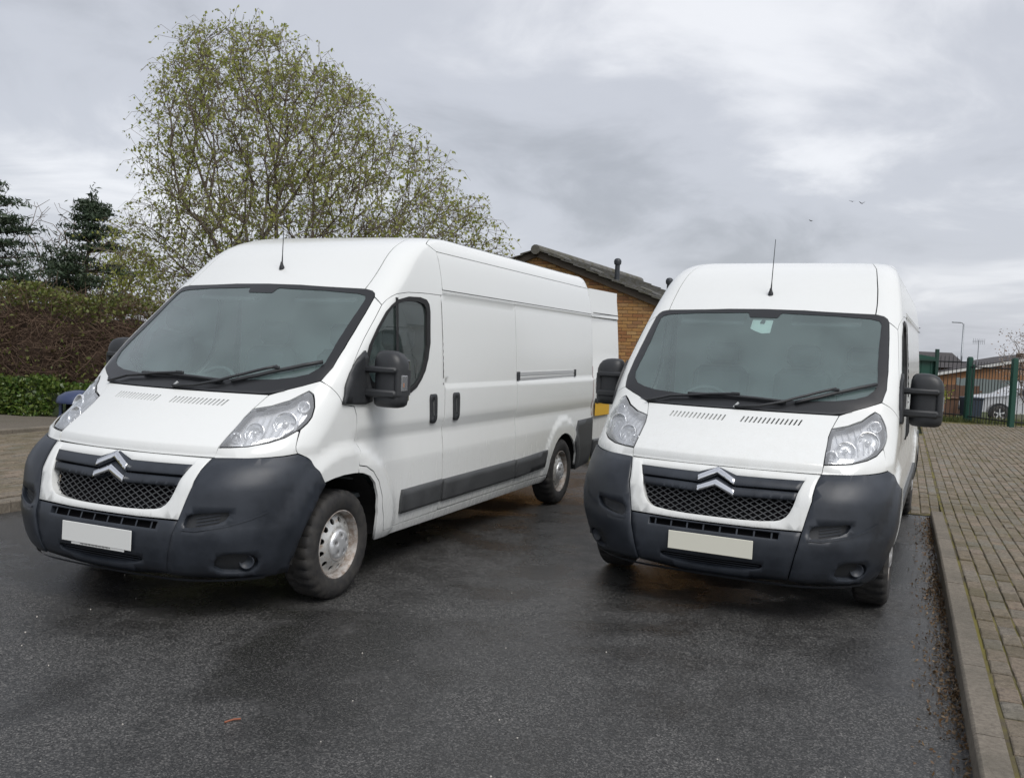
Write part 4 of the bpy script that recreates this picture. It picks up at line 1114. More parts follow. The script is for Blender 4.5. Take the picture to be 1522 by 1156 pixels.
def kerb_run(name, pts_s, n0, n1, top, base, label=None, along='s'):
    """kerb stones end to end"""
    root = empty(name); root['kind'] = 'structure'
    kr = random.Random(11)
    for a, b in zip(pts_s[:-1], pts_s[1:]):
        m = MB(); L = b - a - .006; V = []; dz = kr.uniform(-.004, .004); bv = .014
        for q in np.linspace(a + .003, b - .003, 4):
            zt = (top(q) if callable(top) else top) + dz
            f0, f1 = (n0, n1)
            prof = [(f0, base), (f0, zt - bv), (f0 + bv * .4 * np.sign(f1 - f0), zt - bv * .35), (f0 + bv * np.sign(f1 - f0), zt), (f1, zt), (f1, base)]
            for n, z in prof:
                x, y = W2(q, n) if along == 's' else W2(n, q)
                V.append((x, y, z))
        k = 6; Fc = []
        for i in range(3):
            for j in range(k): Fc.append((i * k + j, i * k + (j + 1) % k, (i + 1) * k + (j + 1) % k, (i + 1) * k + j))
        Fc += [tuple(range(k)), tuple(3 * k + j for j in range(k))[::-1]]
        m.add(V, Fc); o = m.obj('kerb_stone', 'kerb_concrete', root); shade(o, 30)
    return root
kerb_run('kerb', [10.43 - .914 * k for k in range(12)][::-1], .343, .456, lambda s: zp(s, .44) + .004, -.1)
kerb_run('kerb', [-3 + .914 * k for k in range(17)], -6.93, -7.055, .098, -.1)
kerb_run('kerb', [-9.0 + .914 * k for k in range(8)], 11.82, 11.945, .055, -.1, along='n')
kerb_run('kerb', [3 + .914 * k for k in range(14)], -11.25, -11.37, .155, -.1)
lb_ = struct(mk('parking_bay', quad_sn(-3, 12.4, -11.26, -7.05, .082), [(0, 1, 2, 3)], 'joint_moss'))
spots = []
for r_ in range(0, 41):
    n = -11.2 + .1 * r_
    for c_ in range(0, 70):
        s = -1 + .2 * c_ + (.1 if r_ % 2 else 0)
        x, y = W2(s, n)
        if s < 12.2 and y > 5 and -.66 < x / y < -.40: spots.append((s, n))
lay_pavers(lb_, spots, lambda s, n: .095, 160, .003)
plane('footpath', [(*W2(0, -16.5), .14), (*W2(0, -11.36), .14), (*W2(15, -11.36), .14), (*W2(15, -16.5), .14)], 'old_path')
plane('verge', [(*W2(11.93, -11.3), .045), (*W2(11.93, -2.25), .045), (*W2(19, -2.25), .045), (*W2(19, -11.3), .045)], 'soil')
plane('bramble_bed', [(-16, 14.3, .155), (0.5, 14.3, .155), (0.5, 17.6, .155), (-16, 17.6, .155)], 'soil')

# ------------------------------------------------------------------ foliage helpers
def tubes(P0, P1, R0, R1, n=4):
    P0 = np.asarray(P0, float); P1 = np.asarray(P1, float); R0 = np.asarray(R0, float); R1 = np.asarray(R1, float)
    d = P1 - P0; d /= np.linalg.norm(d, axis=1, keepdims=True) + 1e-9
    a = np.where(np.abs(d[:, 2:3]) < .9, np.array([[0, 0, 1.]]), np.array([[1., 0, 0]])); a = a - d * (a * d).sum(1, keepdims=True); a /= np.linalg.norm(a, axis=1, keepdims=True); b = np.cross(d, a)
    t = 2 * np.pi * np.arange(n) / n; ring = a[:, None, :] * np.cos(t)[None, :, None] + b[:, None, :] * np.sin(t)[None, :, None]
    V = np.concatenate([P0[:, None] + ring * R0[:, None, None], P1[:, None] + ring * R1[:, None, None]], 1).reshape(-1, 3)
    base = np.arange(len(P0))[:, None, None] * 2 * n; j = np.arange(n)
    q = np.stack([j, (j + 1) % n, n + (j + 1) % n, n + j], 1)[None]
    return V, (base + q).reshape(-1, 4)
def leaves(P, size, aspect=.6, up=0.0, rg=None):
    rg = rg or rng; k = len(P); size = np.broadcast_to(np.asarray(size, float), (k,)) * rg.uniform(.6, 1.3, k)
    a = rg.normal(size=(k, 3)); a[:, 2] -= up; a /= np.linalg.norm(a, axis=1, keepdims=True)
    b = rg.normal(size=(k, 3)); b -= a * (a * b).sum(1, keepdims=True); b /= np.linalg.norm(b, axis=1, keepdims=True); c = np.cross(a, b)
    s = size[:, None]; fold = c * s * .12
    V = np.stack([P - a * s * .5, P + b * s * aspect * .5 + fold, P + a * s * .5, P - b * s * aspect * .5 + fold], 1).reshape(-1, 3)
    return V, (np.arange(k)[:, None] * 4 + np.arange(4)[None])
def cat(parts):
    V = []; F = []; o = 0
    for v, f in parts: V.append(v); F.append(f + o); o += len(v)
    return np.concatenate(V), np.concatenate(F)
def grow(start, pts, wt=.22, up=.0):
    """greedy branching: every point joins the node that is cheapest to reach from the stem"""
    nodes = [np.array(p, float) for p in start]; par = [-1] + list(range(len(start) - 1)); plen = [0.0]
    for i in range(1, len(start)): plen.append(plen[-1] + np.linalg.norm(nodes[i] - nodes[i - 1]))
    A = np.zeros((len(start) + len(pts), 3)); A[:len(start)] = start; L = np.zeros(len(A)); L[:len(start)] = plen
    order = np.argsort(np.linalg.norm(pts - np.array(start[-1]), axis=1)); n = len(start)
    for i in order:
        p = pts[i]; d = A[:n] - p; dist = np.sqrt((d * d).sum(1)); cost = dist + wt * L[:n] + np.where(A[:n, 2] > p[2] + .15, dist * up, 0)
        j = int(np.argmin(cost)); A[n] = p; L[n] = L[j] + dist[j]; par.append(j); n += 1
    cnt = np.ones(n)
    for i in range(n - 1, 0, -1): cnt[par[i]] += cnt[i]
    return A, np.array(par), cnt
def branch_mesh(A, par, cnt, r0, pw=.48, rmin=.006, n=5):
    i = np.arange(1, len(A)); p = par[1:]; R = np.maximum(rmin, r0 * (cnt / cnt.max()) ** pw)
    rp_ = np.minimum(R[p], R[i] * 1.6 + .004)
    return tubes(A[p], A[i], rp_, R[i], n)

def birch():
    rg = np.random.default_rng(21)
    zt = np.array([1.9, 2.5, 3.3, 4.0, 4.7, 5.4, 6.0, 6.7, 7.0, 7.2, 7.5]); xl = np.array([-7.2, -7.65, -7.86, -7.75, -7.55, -7.4, -7.3, -7.05, -6.8, -6.2, -5.6]); xr = np.array([-1.8, -.6, -.1, -.15, -.96, -1.77, -2.6, -3.36, -4.1, -4.5, -5.1])
    pts = []
    while len(pts) < 2300:
        z = 1.9 + 5.6 * rg.uniform() ** .92; a, b = np.interp(z, zt, xl), np.interp(z, zt, xr); c = (a + b) / 2; h = (b - a) / 2
        
        if rg.uniform() > (h / 3.9) ** 1.25: continue
        t = rg.uniform(0, 2 * np.pi); r = rg.uniform(0, 1) ** .40
        lump = .90 + .12 * math.sin(3.1 * t + 2.3 * z) * math.cos(1.7 * z + t)
        if rg.uniform() < .04: lump *= 1.12
        pts.append((c + h * r * lump * math.cos(t), 17.3 + min(h, 2.9) * .9 * r * lump * math.sin(t), z + rg.normal() * .06))
    pts = np.array(pts)
    start = [(-4.75, 17.3, 0.1), (-4.72, 17.3, .6), (-4.76, 17.28, 1.1), (-4.85, 17.25, 1.6), (-4.92, 17.25, 2.1)]
    A, par, cnt = grow(start, pts, .55, .8)
    root = empty('birch_tree', (0, 0, 0))
    i = np.arange(1, len(A)); big = cnt[i] > 60
    V, F = branch_mesh(A, par, cnt, .17, .55, .0065)
    sel = np.repeat(big, 5); used = F[sel]; small = F[~sel]
    mesh_fast('trunk', V, used, 'birch_bark', root, True); mesh_fast('branches', V, small, 'twig_bark', root, True)
    # hanging twigs and young leaves
    tips = A[len(start):]; k = 4; T0 = np.repeat(tips, k, 0) + rg.normal(size=(len(tips) * k, 3)) * .02
    out = T0 - np.array([-4.9, 17.3, 3.4]); out /= np.linalg.norm(out, axis=1, keepdims=True)
    D = out * .5 + rg.normal(size=T0.shape) * .75; D[:, 2] -= .05; D /= np.linalg.norm(D, axis=1, keepdims=True); Ln = rg.uniform(.12, .42, len(T0))
    T1 = T0 + D * Ln[:, None]; T2 = T1 + (D * .6 + np.array([0, 0, -.7])) * (Ln * .6)[:, None]
    a = tubes(T0, T1, np.full(len(T0), .0042), np.full(len(T0), .003), 3); b = tubes(T1, T2, np.full(len(T0), .003), np.full(len(T0), .002), 3)
    mesh_fast('twigs', *cat([a, b]), 'twig_bark', root)
    P = []
    for f in (.35, .75, 1.0): P.append(T0 + (T1 - T0) * f)
    P.append(T1 + (T2 - T1) * .5); P.append(T2); P = np.concatenate(P) + rg.normal(size=(len(T0) * 5, 3)) * .025
    cl = .5 + .5 * np.sin(P[:, 0] * 3.3 + 1.3 * np.sin(P[:, 2] * 2.1)) * np.sin(P[:, 2] * 3.9 + P[:, 1] * 2.7); P = P[rg.uniform(size=len(P)) < .30 + .55 * cl]
    mesh_fast('crown', *leaves(P, .072, .62, .4, rg), 'birch_leaf', root)
    tag(root, 'big spreading birch in thin spring leaf behind the van with the open door', 'tree')
birch()

def pine(base, H, Rb, seed, label, full=1.0):
    rg = np.random.default_rng(seed); root = empty('pine_tree'); x0, y0, z0 = base
    lean = rg.normal() * .25
    st = np.array([(x0 + lean * t, y0, z0 + H * t) for t in np.linspace(0, 1, 9)])
    V, F = tubes(st[:-1], st[1:], np.linspace(.13, .03, 8), np.linspace(.115, .015, 8), 7); mesh_fast('trunk', V, F, 'pine_bark', root, True)
    B0 = []; B1 = []; N = []
    for t in np.concatenate([np.linspace(.24, .90, 12), [.94, .97]]):
        nb = rg.integers(4, 7)
        for _ in range(nb):
            if rg.uniform() > full: continue
            a = rg.uniform(0, 2 * np.pi); L = Rb * (1.05 - t) ** .7 * rg.uniform(.55, 1.15) + .12
            p = np.array([x0 + lean * t, y0, z0 + H * t + rg.normal() * .05]); d = np.array([math.cos(a), math.sin(a), rg.uniform(-.05, .28)])
            q = p + d * L; B0.append(p); B1.append(q)
            m = int(55 + 95 * L); f = rg.uniform(.3, 1.05, m) ** .8
            c = p + d * L * f[:, None]; sp = .10 + .17 * L * (1.1 - np.abs(f - .7))
            c = c + rg.normal(size=(m, 3)) * np.stack([sp, sp, sp * .20], 1); c[:, 2] += .05; N.append(c)
    B0, B1 = np.array(B0), np.array(B1)
    N.append(np.array([x0 + lean, y0, z0 + H]) + rg.normal(size=(150, 3)) * np.array([.09, .09, .26]))
    mesh_fast('boughs', *tubes(B0, B1, np.full(len(B0), .028), np.full(len(B0), .007), 4), 'pine_bark', root)
    mesh_fast('crown', *leaves(np.concatenate(N), .20, .24, -.5, rg), 'pine_needle', root)
    tag(root, label, 'tree', 'pine trees beyond the hedge')
pine((-14.75, 30, 0), 5.75, 1.9, 3, 'dark pine with tiered boughs and a yellow-green tree at its shoulder')
pine((-16.2, 28, 0), 6.05, 2.2, 8, 'dark pine standing in front of a leafless tree')
def leafy(name, c, r, npts, r0, leafm, size, nleaf, seed, label, cat_, barkm='twig_bark', zb=0.0, keep=.8, group=None):
    rg = np.random.default_rng(seed); root = empty(name); pts = rg.normal(size=(npts, 3)); pts /= np.linalg.norm(pts, axis=1, keepdims=True)
    pts = np.array(c) + pts * np.array(r) * (rg.uniform(0, 1, (npts, 1)) ** .45)
    A, par, cnt = grow([(c[0], c[1], zb), (c[0] + .03, c[1], (zb + c[2] - r[2]) * .5 + .2), (c[0], c[1], c[2] - r[2] * .7)], pts, .3, .8)
    V, F = branch_mesh(A, par, cnt, r0, .5, r0 * .06, 4); nb = 5 * 4
    mesh_fast('trunk', V, F[:nb], barkm, root, True); stuff(mesh_fast('branches', V, F[nb:], barkm, root, True))
    if nleaf:
        P = np.repeat(pts, nleaf, 0) + rg.normal(size=(npts * nleaf, 3)) * (.11 * np.mean(r)); mesh_fast('crown', *leaves(P[rg.uniform(size=len(P)) < keep], size, .6, .2, rg), leafm, root)
    return tag(root, label, cat_, group)
leafy('lime_tree', (-15.9, 36, 3.6), (1.8, 1.6, 1.5), 260, .1, 'lime_leaf', .16, 9, 31, 'pale yellow-green tree showing between a pine and the birch', 'tree')
leafy('bare_tree', (-17.0, 33, 4.2), (2.6, 2.0, 2.2), 700, .12, 'lime_leaf', .1, 0, 33, 'leafless grey tree with fine twigs behind a pine', 'tree')

# ------------------------------------------------------------------ hedges on the left
def bumpy(name, x0, x1, y0, y1, z0, ztop, mat, parent, seed, amp):
    rg = np.random.default_rng(seed); nx = int((x1 - x0) / .22); prof = []
    th = np.linspace(0, math.pi, 11)
    V = []
    for i in range(nx + 1):
        x = x0 + (x1 - x0) * i / nx; zt = ztop(x)
        for t in th:
            y = (y0 + y1) / 2 - (y1 - y0) / 2 * math.copysign(abs(math.cos(t)) ** .45, math.cos(t)); z = z0 + (zt - z0) * math.sin(t) ** .45
            V.append((x + rg.normal() * .03, y + rg.normal() * amp, max(z0, z + rg.normal() * amp)))
    k = len(th)
    return mk(name, V, [(i * k + j, (i + 1) * k + j, (i + 1) * k + j + 1, i * k + j + 1) for i in range(nx) for j in range(k - 1)], mat, parent)
def bramble():
    rg = np.random.default_rng(41); root = empty('bramble_hedge')
    zt = lambda x: 2.02 + .10 * math.sin(1.3 * x) + .08 * math.sin(3.7 * x + 1)
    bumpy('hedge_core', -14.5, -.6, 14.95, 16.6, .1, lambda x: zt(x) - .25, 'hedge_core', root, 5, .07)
    n = 15000; x = rg.uniform(-14.3, -.8, n); t = rg.uniform(0, 1, n); z = .25 + 2.0 * t ** .9; top = np.array([zt(a) for a in x]); z = np.minimum(z, top + rg.uniform(-.05, .12, n))
    y = 14.86 + rg.exponential(.10, n) + np.where(z > top - .3, rg.uniform(0, 1.3, n), 0)
    P0 = np.stack([x, y, z], 1); d = rg.normal(size=(n, 3)) * np.array([1, .55, .75]); d[:, 2] += .15; d /= np.linalg.norm(d, axis=1, keepdims=True); L = rg.uniform(.10, .46, n)
    P1 = P0 + d * L[:, None] * .5; P2 = P1 + (d + rg.normal(size=d.shape) * .45) * L[:, None] * .5
    P1[:, 1] = np.maximum(P1[:, 1], 14.68); P2[:, 1] = np.maximum(P2[:, 1], 14.66)
    R = rg.uniform(.0025, .0075, n)
    o = mesh_fast('canes', *cat([tubes(P0, P1, R, R * .8, 3), tubes(P1, P2, R * .8, R * .4, 3)]), 'bramble_bark', root)
    # leaves: a green crest, thin sprinkling below
    m = 17000; x = rg.uniform(-14.3, -.8, m); top = np.array([zt(a) for a in x]); u = rg.uniform(0, 1, m); z = top + .16 - np.abs(rg.normal(size=m)) * .26
    crest = np.sin(x * 2.3) * .5 + np.sin(x * 5.1 + .7) * .4 + rg.normal(size=m) * .5 > -.55
    y = 14.8 + rg.exponential(.14, m) + rg.uniform(0, 1, m) ** 2 * 1.2
    P = np.stack([x, y, z], 1)[crest]
    k = 5000; xs = rg.uniform(-14.3, -.8, k); zs = .3 + rg.exponential(.33, k); ok = zs < 1.7
    Q = np.stack([xs, 14.76 + rg.exponential(.07, k), zs], 1)[ok]
    mesh_fast('foliage', *leaves(np.concatenate([P, Q]), .072, .62, 0, rg), 'hedge_leaf', root)
    tag(root, 'tall brown bramble hedge with a green leafy crest behind the low ivy', 'hedge')
bramble()
def ivy():
    rg = np.random.default_rng(43); root = empty('ivy_hedge'); zt = lambda x: .66 + .05 * math.sin(2.1 * x) + .03 * math.sin(6.3 * x)
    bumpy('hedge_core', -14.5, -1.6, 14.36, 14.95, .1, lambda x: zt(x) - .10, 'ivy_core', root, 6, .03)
    n = 26000; x = rg.uniform(-14.3, -1.8, n); top = np.array([zt(a) for a in x]); f = rg.uniform(0, 1, n)
    front = rg.uniform(size=n) < .72
    z = np.where(front, .13 + (top - .13) * f, top + rg.normal(size=n) * .035); y = np.where(front, 14.30 + rg.exponential(.03, n) + .06 * f, 14.33 + .55 * rg.uniform(0, 1, n))
    y = y + .05 * np.sin(x * 4.3 + z * 5) + .03 * np.sin(x * 9.7 - z * 8)
    mesh_fast('foliage', *leaves(np.stack([x, y, z], 1), .066, .8, .3, rg), 'ivy_leaf', root)
    tag(root, 'low dense green ivy hedge edging the footpath', 'hedge')
ivy()

# hooded litter bin
principled('bin_blue', (.030, .045, .105), .42)
def litter_bin():
    c = Vector((*W2(7.25, -8.52), .095)); root = empty('litter_bin', c)
    b = MB(); b.lathe([(.19, 0), (.20, .02), (.215, .45), (.22, .50), (.205, .52), (.19, .50), (.18, .1)], 28, 'Z'); b.obj('bin_body', 'bin_blue', root, angle=40)
    h = MB(); h.lathe([(.235, .655), (.24, .675), (.22, .73), (.15, .775), (.06, .795), (.001, .80)], 28, 'Z'); h.lathe([(.235, .655), (.20, .66), (.001, .665)], 28, 'Z'); h.obj('hood', 'bin_blue', root, angle=50)
    i = MB(); i.lathe([(.14, .46), (.14, .67)], 20, 'Z'); i.obj('liner', 'void_black', root)
    for t in (.6, 2.2, 3.8, 5.4):
        p = MB(); p.box((.19 * math.cos(t), .19 * math.sin(t), .59), (.03, .03, .17)); p.obj('post', 'bin_blue', root)
    tag(root, 'dark blue hooded litter bin standing on the block paving by the hedge', 'bin')
litter_bin()

# ------------------------------------------------------------------ brick building behind
def building():
    m = principled('brick_clay', (.3, .15, .06), .85); k = NB(m); c = k.n('ShaderNodeNewGeometry').outputs['Position']
    oi = k.n('ShaderNodeObjectInfo').outputs['Random']; ge = k.n('ShaderNodeNewGeometry').outputs['Random Per Island']
    rnd = k.math('FRACT', k.math('ADD', k.math('MULTIPLY', oi, 5.71), ge))
    base = k.ramp(rnd, [(0, (.42, .220, .075)), (.3, (.50, .285, .105)), (.55, (.34, .150, .060)), (.75, (.54, .335, .140)), (1, (.27, .125, .062))])
    k.base(k.mix(k.val(k.noise(c, 30, 5, .6), .4, .7, 0, .45), base, (.24, .130, .060))); k.bump(k.noise(c, 70, 4), .5, .006)
    principled('mortar', (.26, .205, .145), .95)
    m = principled('roof_tile', (.1, .095, .085), .85); k = NB(m); c = k.n('ShaderNodeNewGeometry').outputs['Position']
    k.base(k.mix(k.val(k.noise(c, 3.5, 6, .65), .38, .62), (.150, .148, .146), (.090, .085, .060))); k.bump(k.noise(c, 30, 4), .5, .01)
    principled('bargeboard', (.060, .048, .036), .8); principled('flue_grey', (.030, .035, .042), .5)
    phi = .42; root = empty('brick_building', (.45, 20.0, 0), -phi)
    RZ, PIT, HW, DP = 3.70, .371, 4.4, 8.0
    zl = lambda x: RZ - PIT * abs(x)
    eave = zl(HW)
    mk('gable_wall', [(-HW, .004, 0), (HW, .004, 0), (HW, .004, eave), (0, .004, RZ), (-HW, .004, eave)], [(0, 1, 2, 3, 4)], 'mortar', root)
    wl = MB(); wl.add([(HW, .004, 0), (HW, DP, 0), (HW, DP, eave), (HW, .004, eave)], [(0, 1, 2, 3)]); wl.add([(-HW, .004, 0), (-HW, DP, 0), (-HW, DP, eave), (-HW, .004, eave)], [(0, 3, 2, 1)])
    wl.add([(-HW, DP, 0), (HW, DP, 0), (HW, DP, eave), (0, DP, RZ), (-HW, DP, eave)], [(4, 3, 2, 1, 0)]); wl.obj('side_walls', 'brick_clay', root)
    br = MB(); br.box((0, 0, 0), (.215, .02, .065), bev=.003); bme = bpy.data.meshes.new('brick'); bme.from_pydata(br.V, [], br.F); bme.materials.append(MATS['brick_clay'])
    rest = MB(); r_ = random.Random(3); cand = []
    for row in range(int(RZ / .075)):
        z = .0375 + .075 * row
        for cidx in range(-20, 21):
            x = cidx * .225 + (.1125 if row % 2 else 0)
            if z + .035 > zl(abs(x) + .11): continue
            vis = (1.75 < x < 3.9 and z > 1.25) or (-.4 < x <= 1.75 and z > 2.55)
            cand.append((not vis, -z, x, z))
    cand.sort()
    for i, (nv, _, x, z) in enumerate(cand):
        dy = r_.uniform(-.002, .002)
        if not nv and i < 300:
            o = bpy.data.objects.new('brick', bme); o.location = (x, -.002 + dy, z); link(o, root)
        else:
            rest.box((x, -.002 + dy, z), (.215, .02, .065))
    q = rest.obj('brickwork', 'brick_clay', root); q['kind'] = 'stuff'
    # roof: decking, tile courses, verge
    L = (HW + .35) / math.cos(math.atan(PIT))
    for sgx in (1, -1):
        sl_ = MB(); ang = math.atan(PIT)
        P = lambda d, y, h: (sgx * (d * math.cos(ang) + h * math.sin(ang)), y, RZ + .02 - d * math.sin(ang) + h * math.cos(ang))
        nrow = 16; st_ = L / nrow
        for i in range(nrow):
            t = MB(); d0, d1 = i * st_, (i + 1) * st_ + .05; y0, y1 = -.16, DP + .15
            V = [P(d0, y0, .05), P(d1, y0, .085), P(d1, y1, .085), P(d0, y1, .05), P(d0, y0, .03), P(d1, y0, .055), P(d1, y1, .055), P(d0, y1, .03)]
            t.add(V, [(0, 1, 2, 3), (7, 6, 5, 4), (0, 4, 5, 1), (1, 5, 6, 2), (2, 6, 7, 3), (3, 7, 4, 0)]); t.obj('tile_course', 'roof_tile', root)
        V = [P(-.02, -.10, .028), P(L, -.10, .028), P(L, -.10, -.11), P(-.02, -.10, -.11), P(-.02, -.04, .028), P(L, -.04, .028), P(L, -.04, -.11), P(-.02, -.04, -.11)]
        vb = MB(); vb.add(V, [(0, 1, 2, 3), (7, 6, 5, 4), (0, 4, 5, 1), (1, 5, 6, 2), (2, 6, 7, 3), (3, 7, 4, 0)]); vb.obj('bargeboard', 'bargeboard', root)
    rd = MB(); rd.lathe([(.11, -.18), (.11, DP + .18)], 10, 'Y', (0, 0, RZ + .06)); rd.lathe([(.001, -.18), (.11, -.18)], 10, 'Y', (0, 0, RZ + .06)); rd.obj('ridge_tile', 'roof_tile', root)
    for (x, y) in ((.62, -.02), (2.2, 1.2), (2.55, .9), (3.0, 2.0), (1.3, .3)):
        b_ = MB(); ang = math.atan(PIT); b_.box((x, y, zl(x) + .115), (.28, .22, .05), bev=.01, rot=Euler((0, ang, 0)).to_matrix()); b_.obj('tile_vent', 'roof_tile', root)
    for (x, y, h) in ((1.62, .75, .40), (2.78, .9, .42)):
        f = MB(); f.lathe([(.055, -.1), (.055, h - .06), (.075, h - .055), (.085, h), (.08, h + .04), (.05, h + .075), (.001, h + .085)], 14, 'Z', (x, y, zl(x) + .08)); f.obj('flue', 'flue_grey', root, angle=50)
    tag(root, 'single-storey building with a yellow-brown brick gable and a tiled roof with flues', 'building')
building()

# ------------------------------------------------------------------ right background: railings, lamp, houses, parked car
principled('green_paint', (.010, .060, .042), .45); principled('dark_green', (.010, .040, .030), .5); principled('rail_dark', (.020, .022, .024), .6)
principled('galv', (.30, .32, .34), .45, .6); principled('house_brick', (.30, .155, .075), .85); principled('house_roof', (.055, .050, .052), .85); principled('house_white', (.62, .62, .60), .7)
principled('car_silver', (.50, .51, .52), .3, .55, .4); principled('car_glass', (.02, .025, .03), .06); principled('timber_brown', (.11, .060, .038), .85); principled('timber_grey', (.16, .19, .19), .85)
principled('bin_navy', (.022, .035, .055), .5); principled('stone_pink', (.24, .18, .15), .9); principled('bird_dark', (.03, .03, .032), .9)
def fence(name, P, h, label, post_h, post_i, sp=.115, rails=(.12, .92), grp='green railings'):
    root = empty(name, (P[0][0], P[0][1], 0)); off = Vector((P[0][0], P[0][1], 0))
    for a, b in zip(P[:-1], P[1:]):
        a, b = Vector((*a, gz_(*a) + .035)), Vector((*b, gz_(*b) + .035)); L = (b - a).length; d = (b - a).normalized(); n = int(L / sp)
        for f in rails:
            r_ = MB(); r_.tube([a + Vector((0, 0, h * f)) - off, b + Vector((0, 0, h * f)) - off], .018, 6); r_.obj('rail', 'rail_dark', root)
        for i in range(1, n):
            p = a + d * (L * i / n) - off; m = MB(); m.tube([p + Vector((0, 0, .06)), p + Vector((0, 0, h * .985)), p + Vector((0, 0, h * 1.02))], [.010, .010, .002], 5); m.obj('pale', 'rail_dark', root)
    for i in post_i:
        p = Vector((*P[i], gz_(*P[i]) + .035)) - off; m = MB(); m.box(p + Vector((0, 0, post_h / 2)), (.13, .13, post_h), bev=.01); m.box(p + Vector((0, 0, post_h + .012)), (.10, .10, .03), bev=.01); m.obj('post', 'green_paint', root)
        if i == 0: m = MB(); m.box(p + Vector((.13, .02, post_h * .45)), (.06, .06, post_h * .9), bev=.01); m.obj('gate_stile', 'green_paint', root)
    tag(root, label, 'fence')
fence('railing_fence', [(12.74, 24.9), (12.98, 23.1), (14.4, 22.4)], 1.72, 'dark vertical-bar railings with stout green posts in front of the silver car', 1.84, (0, 1, 2))
fence('railing_fence', [(11.15, 27.2), (12.72, 25.1)], 1.86, 'dark vertical-bar railings between the green cabin and a green post', 1.9, ())
def cabin():
    root = empty('green_cabin', (10.66, 25.0, 0)); b = MB(); b.box((0, 1.0, .9), (2.3, 2.0, 1.8), bev=.01); b.obj('wall', 'green_paint', root)
    r_ = MB(); r_.add([(-1.22, -.08, 2.12), (1.2, -.08, 1.80), (1.2, 2.1, 1.80), (-1.22, 2.1, 2.12), (-1.22, -.08, 1.7), (1.2, -.08, 1.7), (1.2, 2.1, 1.7), (-1.22, 2.1, 1.7)], [(0, 1, 2, 3), (7, 6, 5, 4), (0, 4, 5, 1), (1, 5, 6, 2), (2, 6, 7, 3), (3, 7, 4, 0)]); r_.obj('roof', 'green_paint', root)
    for x in np.linspace(-1.05, 1.05, 9):
        q = MB(); q.box((x, -.005, .88), (.035, .02, 1.6)); q.obj('rib', 'green_paint', root)
    e_ = MB(); e_.add([(-1.22, -.10, 1.70), (1.2, -.10, 1.70), (1.2, -.10, 1.755), (-1.22, -.10, 1.755), (-1.22, -.08, 1.70), (1.2, -.08, 1.70), (1.2, -.08, 1.755), (-1.22, -.08, 1.755)], [(0, 1, 2, 3), (4, 0, 3, 7), (1, 5, 6, 2), (3, 2, 6, 7)]); e_.obj('fascia', 'dark_green', root)
    for x in (-1.2, 1.17):
        q = MB(); q.box((x, -.05, 1.02), (.09, .09, 2.04 + (.12 if x < 0 else 0)), bev=.008); q.obj('post', 'dark_green', root)
    tag(root, 'dark green steel cabin with corner posts behind the van on the block paving', 'cabin')
cabin()
def lamp():
    root = empty('street_lamp', (30.1, 60, -.8)); b = MB(); b.tube([(0, 0, 0), (0, 0, 1.2), (0, 0, 5.2)], [.085, .075, .05], 10); b.obj('column', 'galv', root, smooth=True)
    a = MB(); a.tube([(0, 0, 5.15), (-.12, 0, 5.26), (-.5, 0, 5.28)], [.035, .03, .03], 6); a.obj('arm', 'galv', root); h = MB(); h.box((-.5, 0, 5.28), (.55, .2, .07), bev=.02); h.obj('lantern', 'galv', root)
    tag(root, 'grey street lamp column with a short arm beyond the railings', 'street lamp')
lamp()
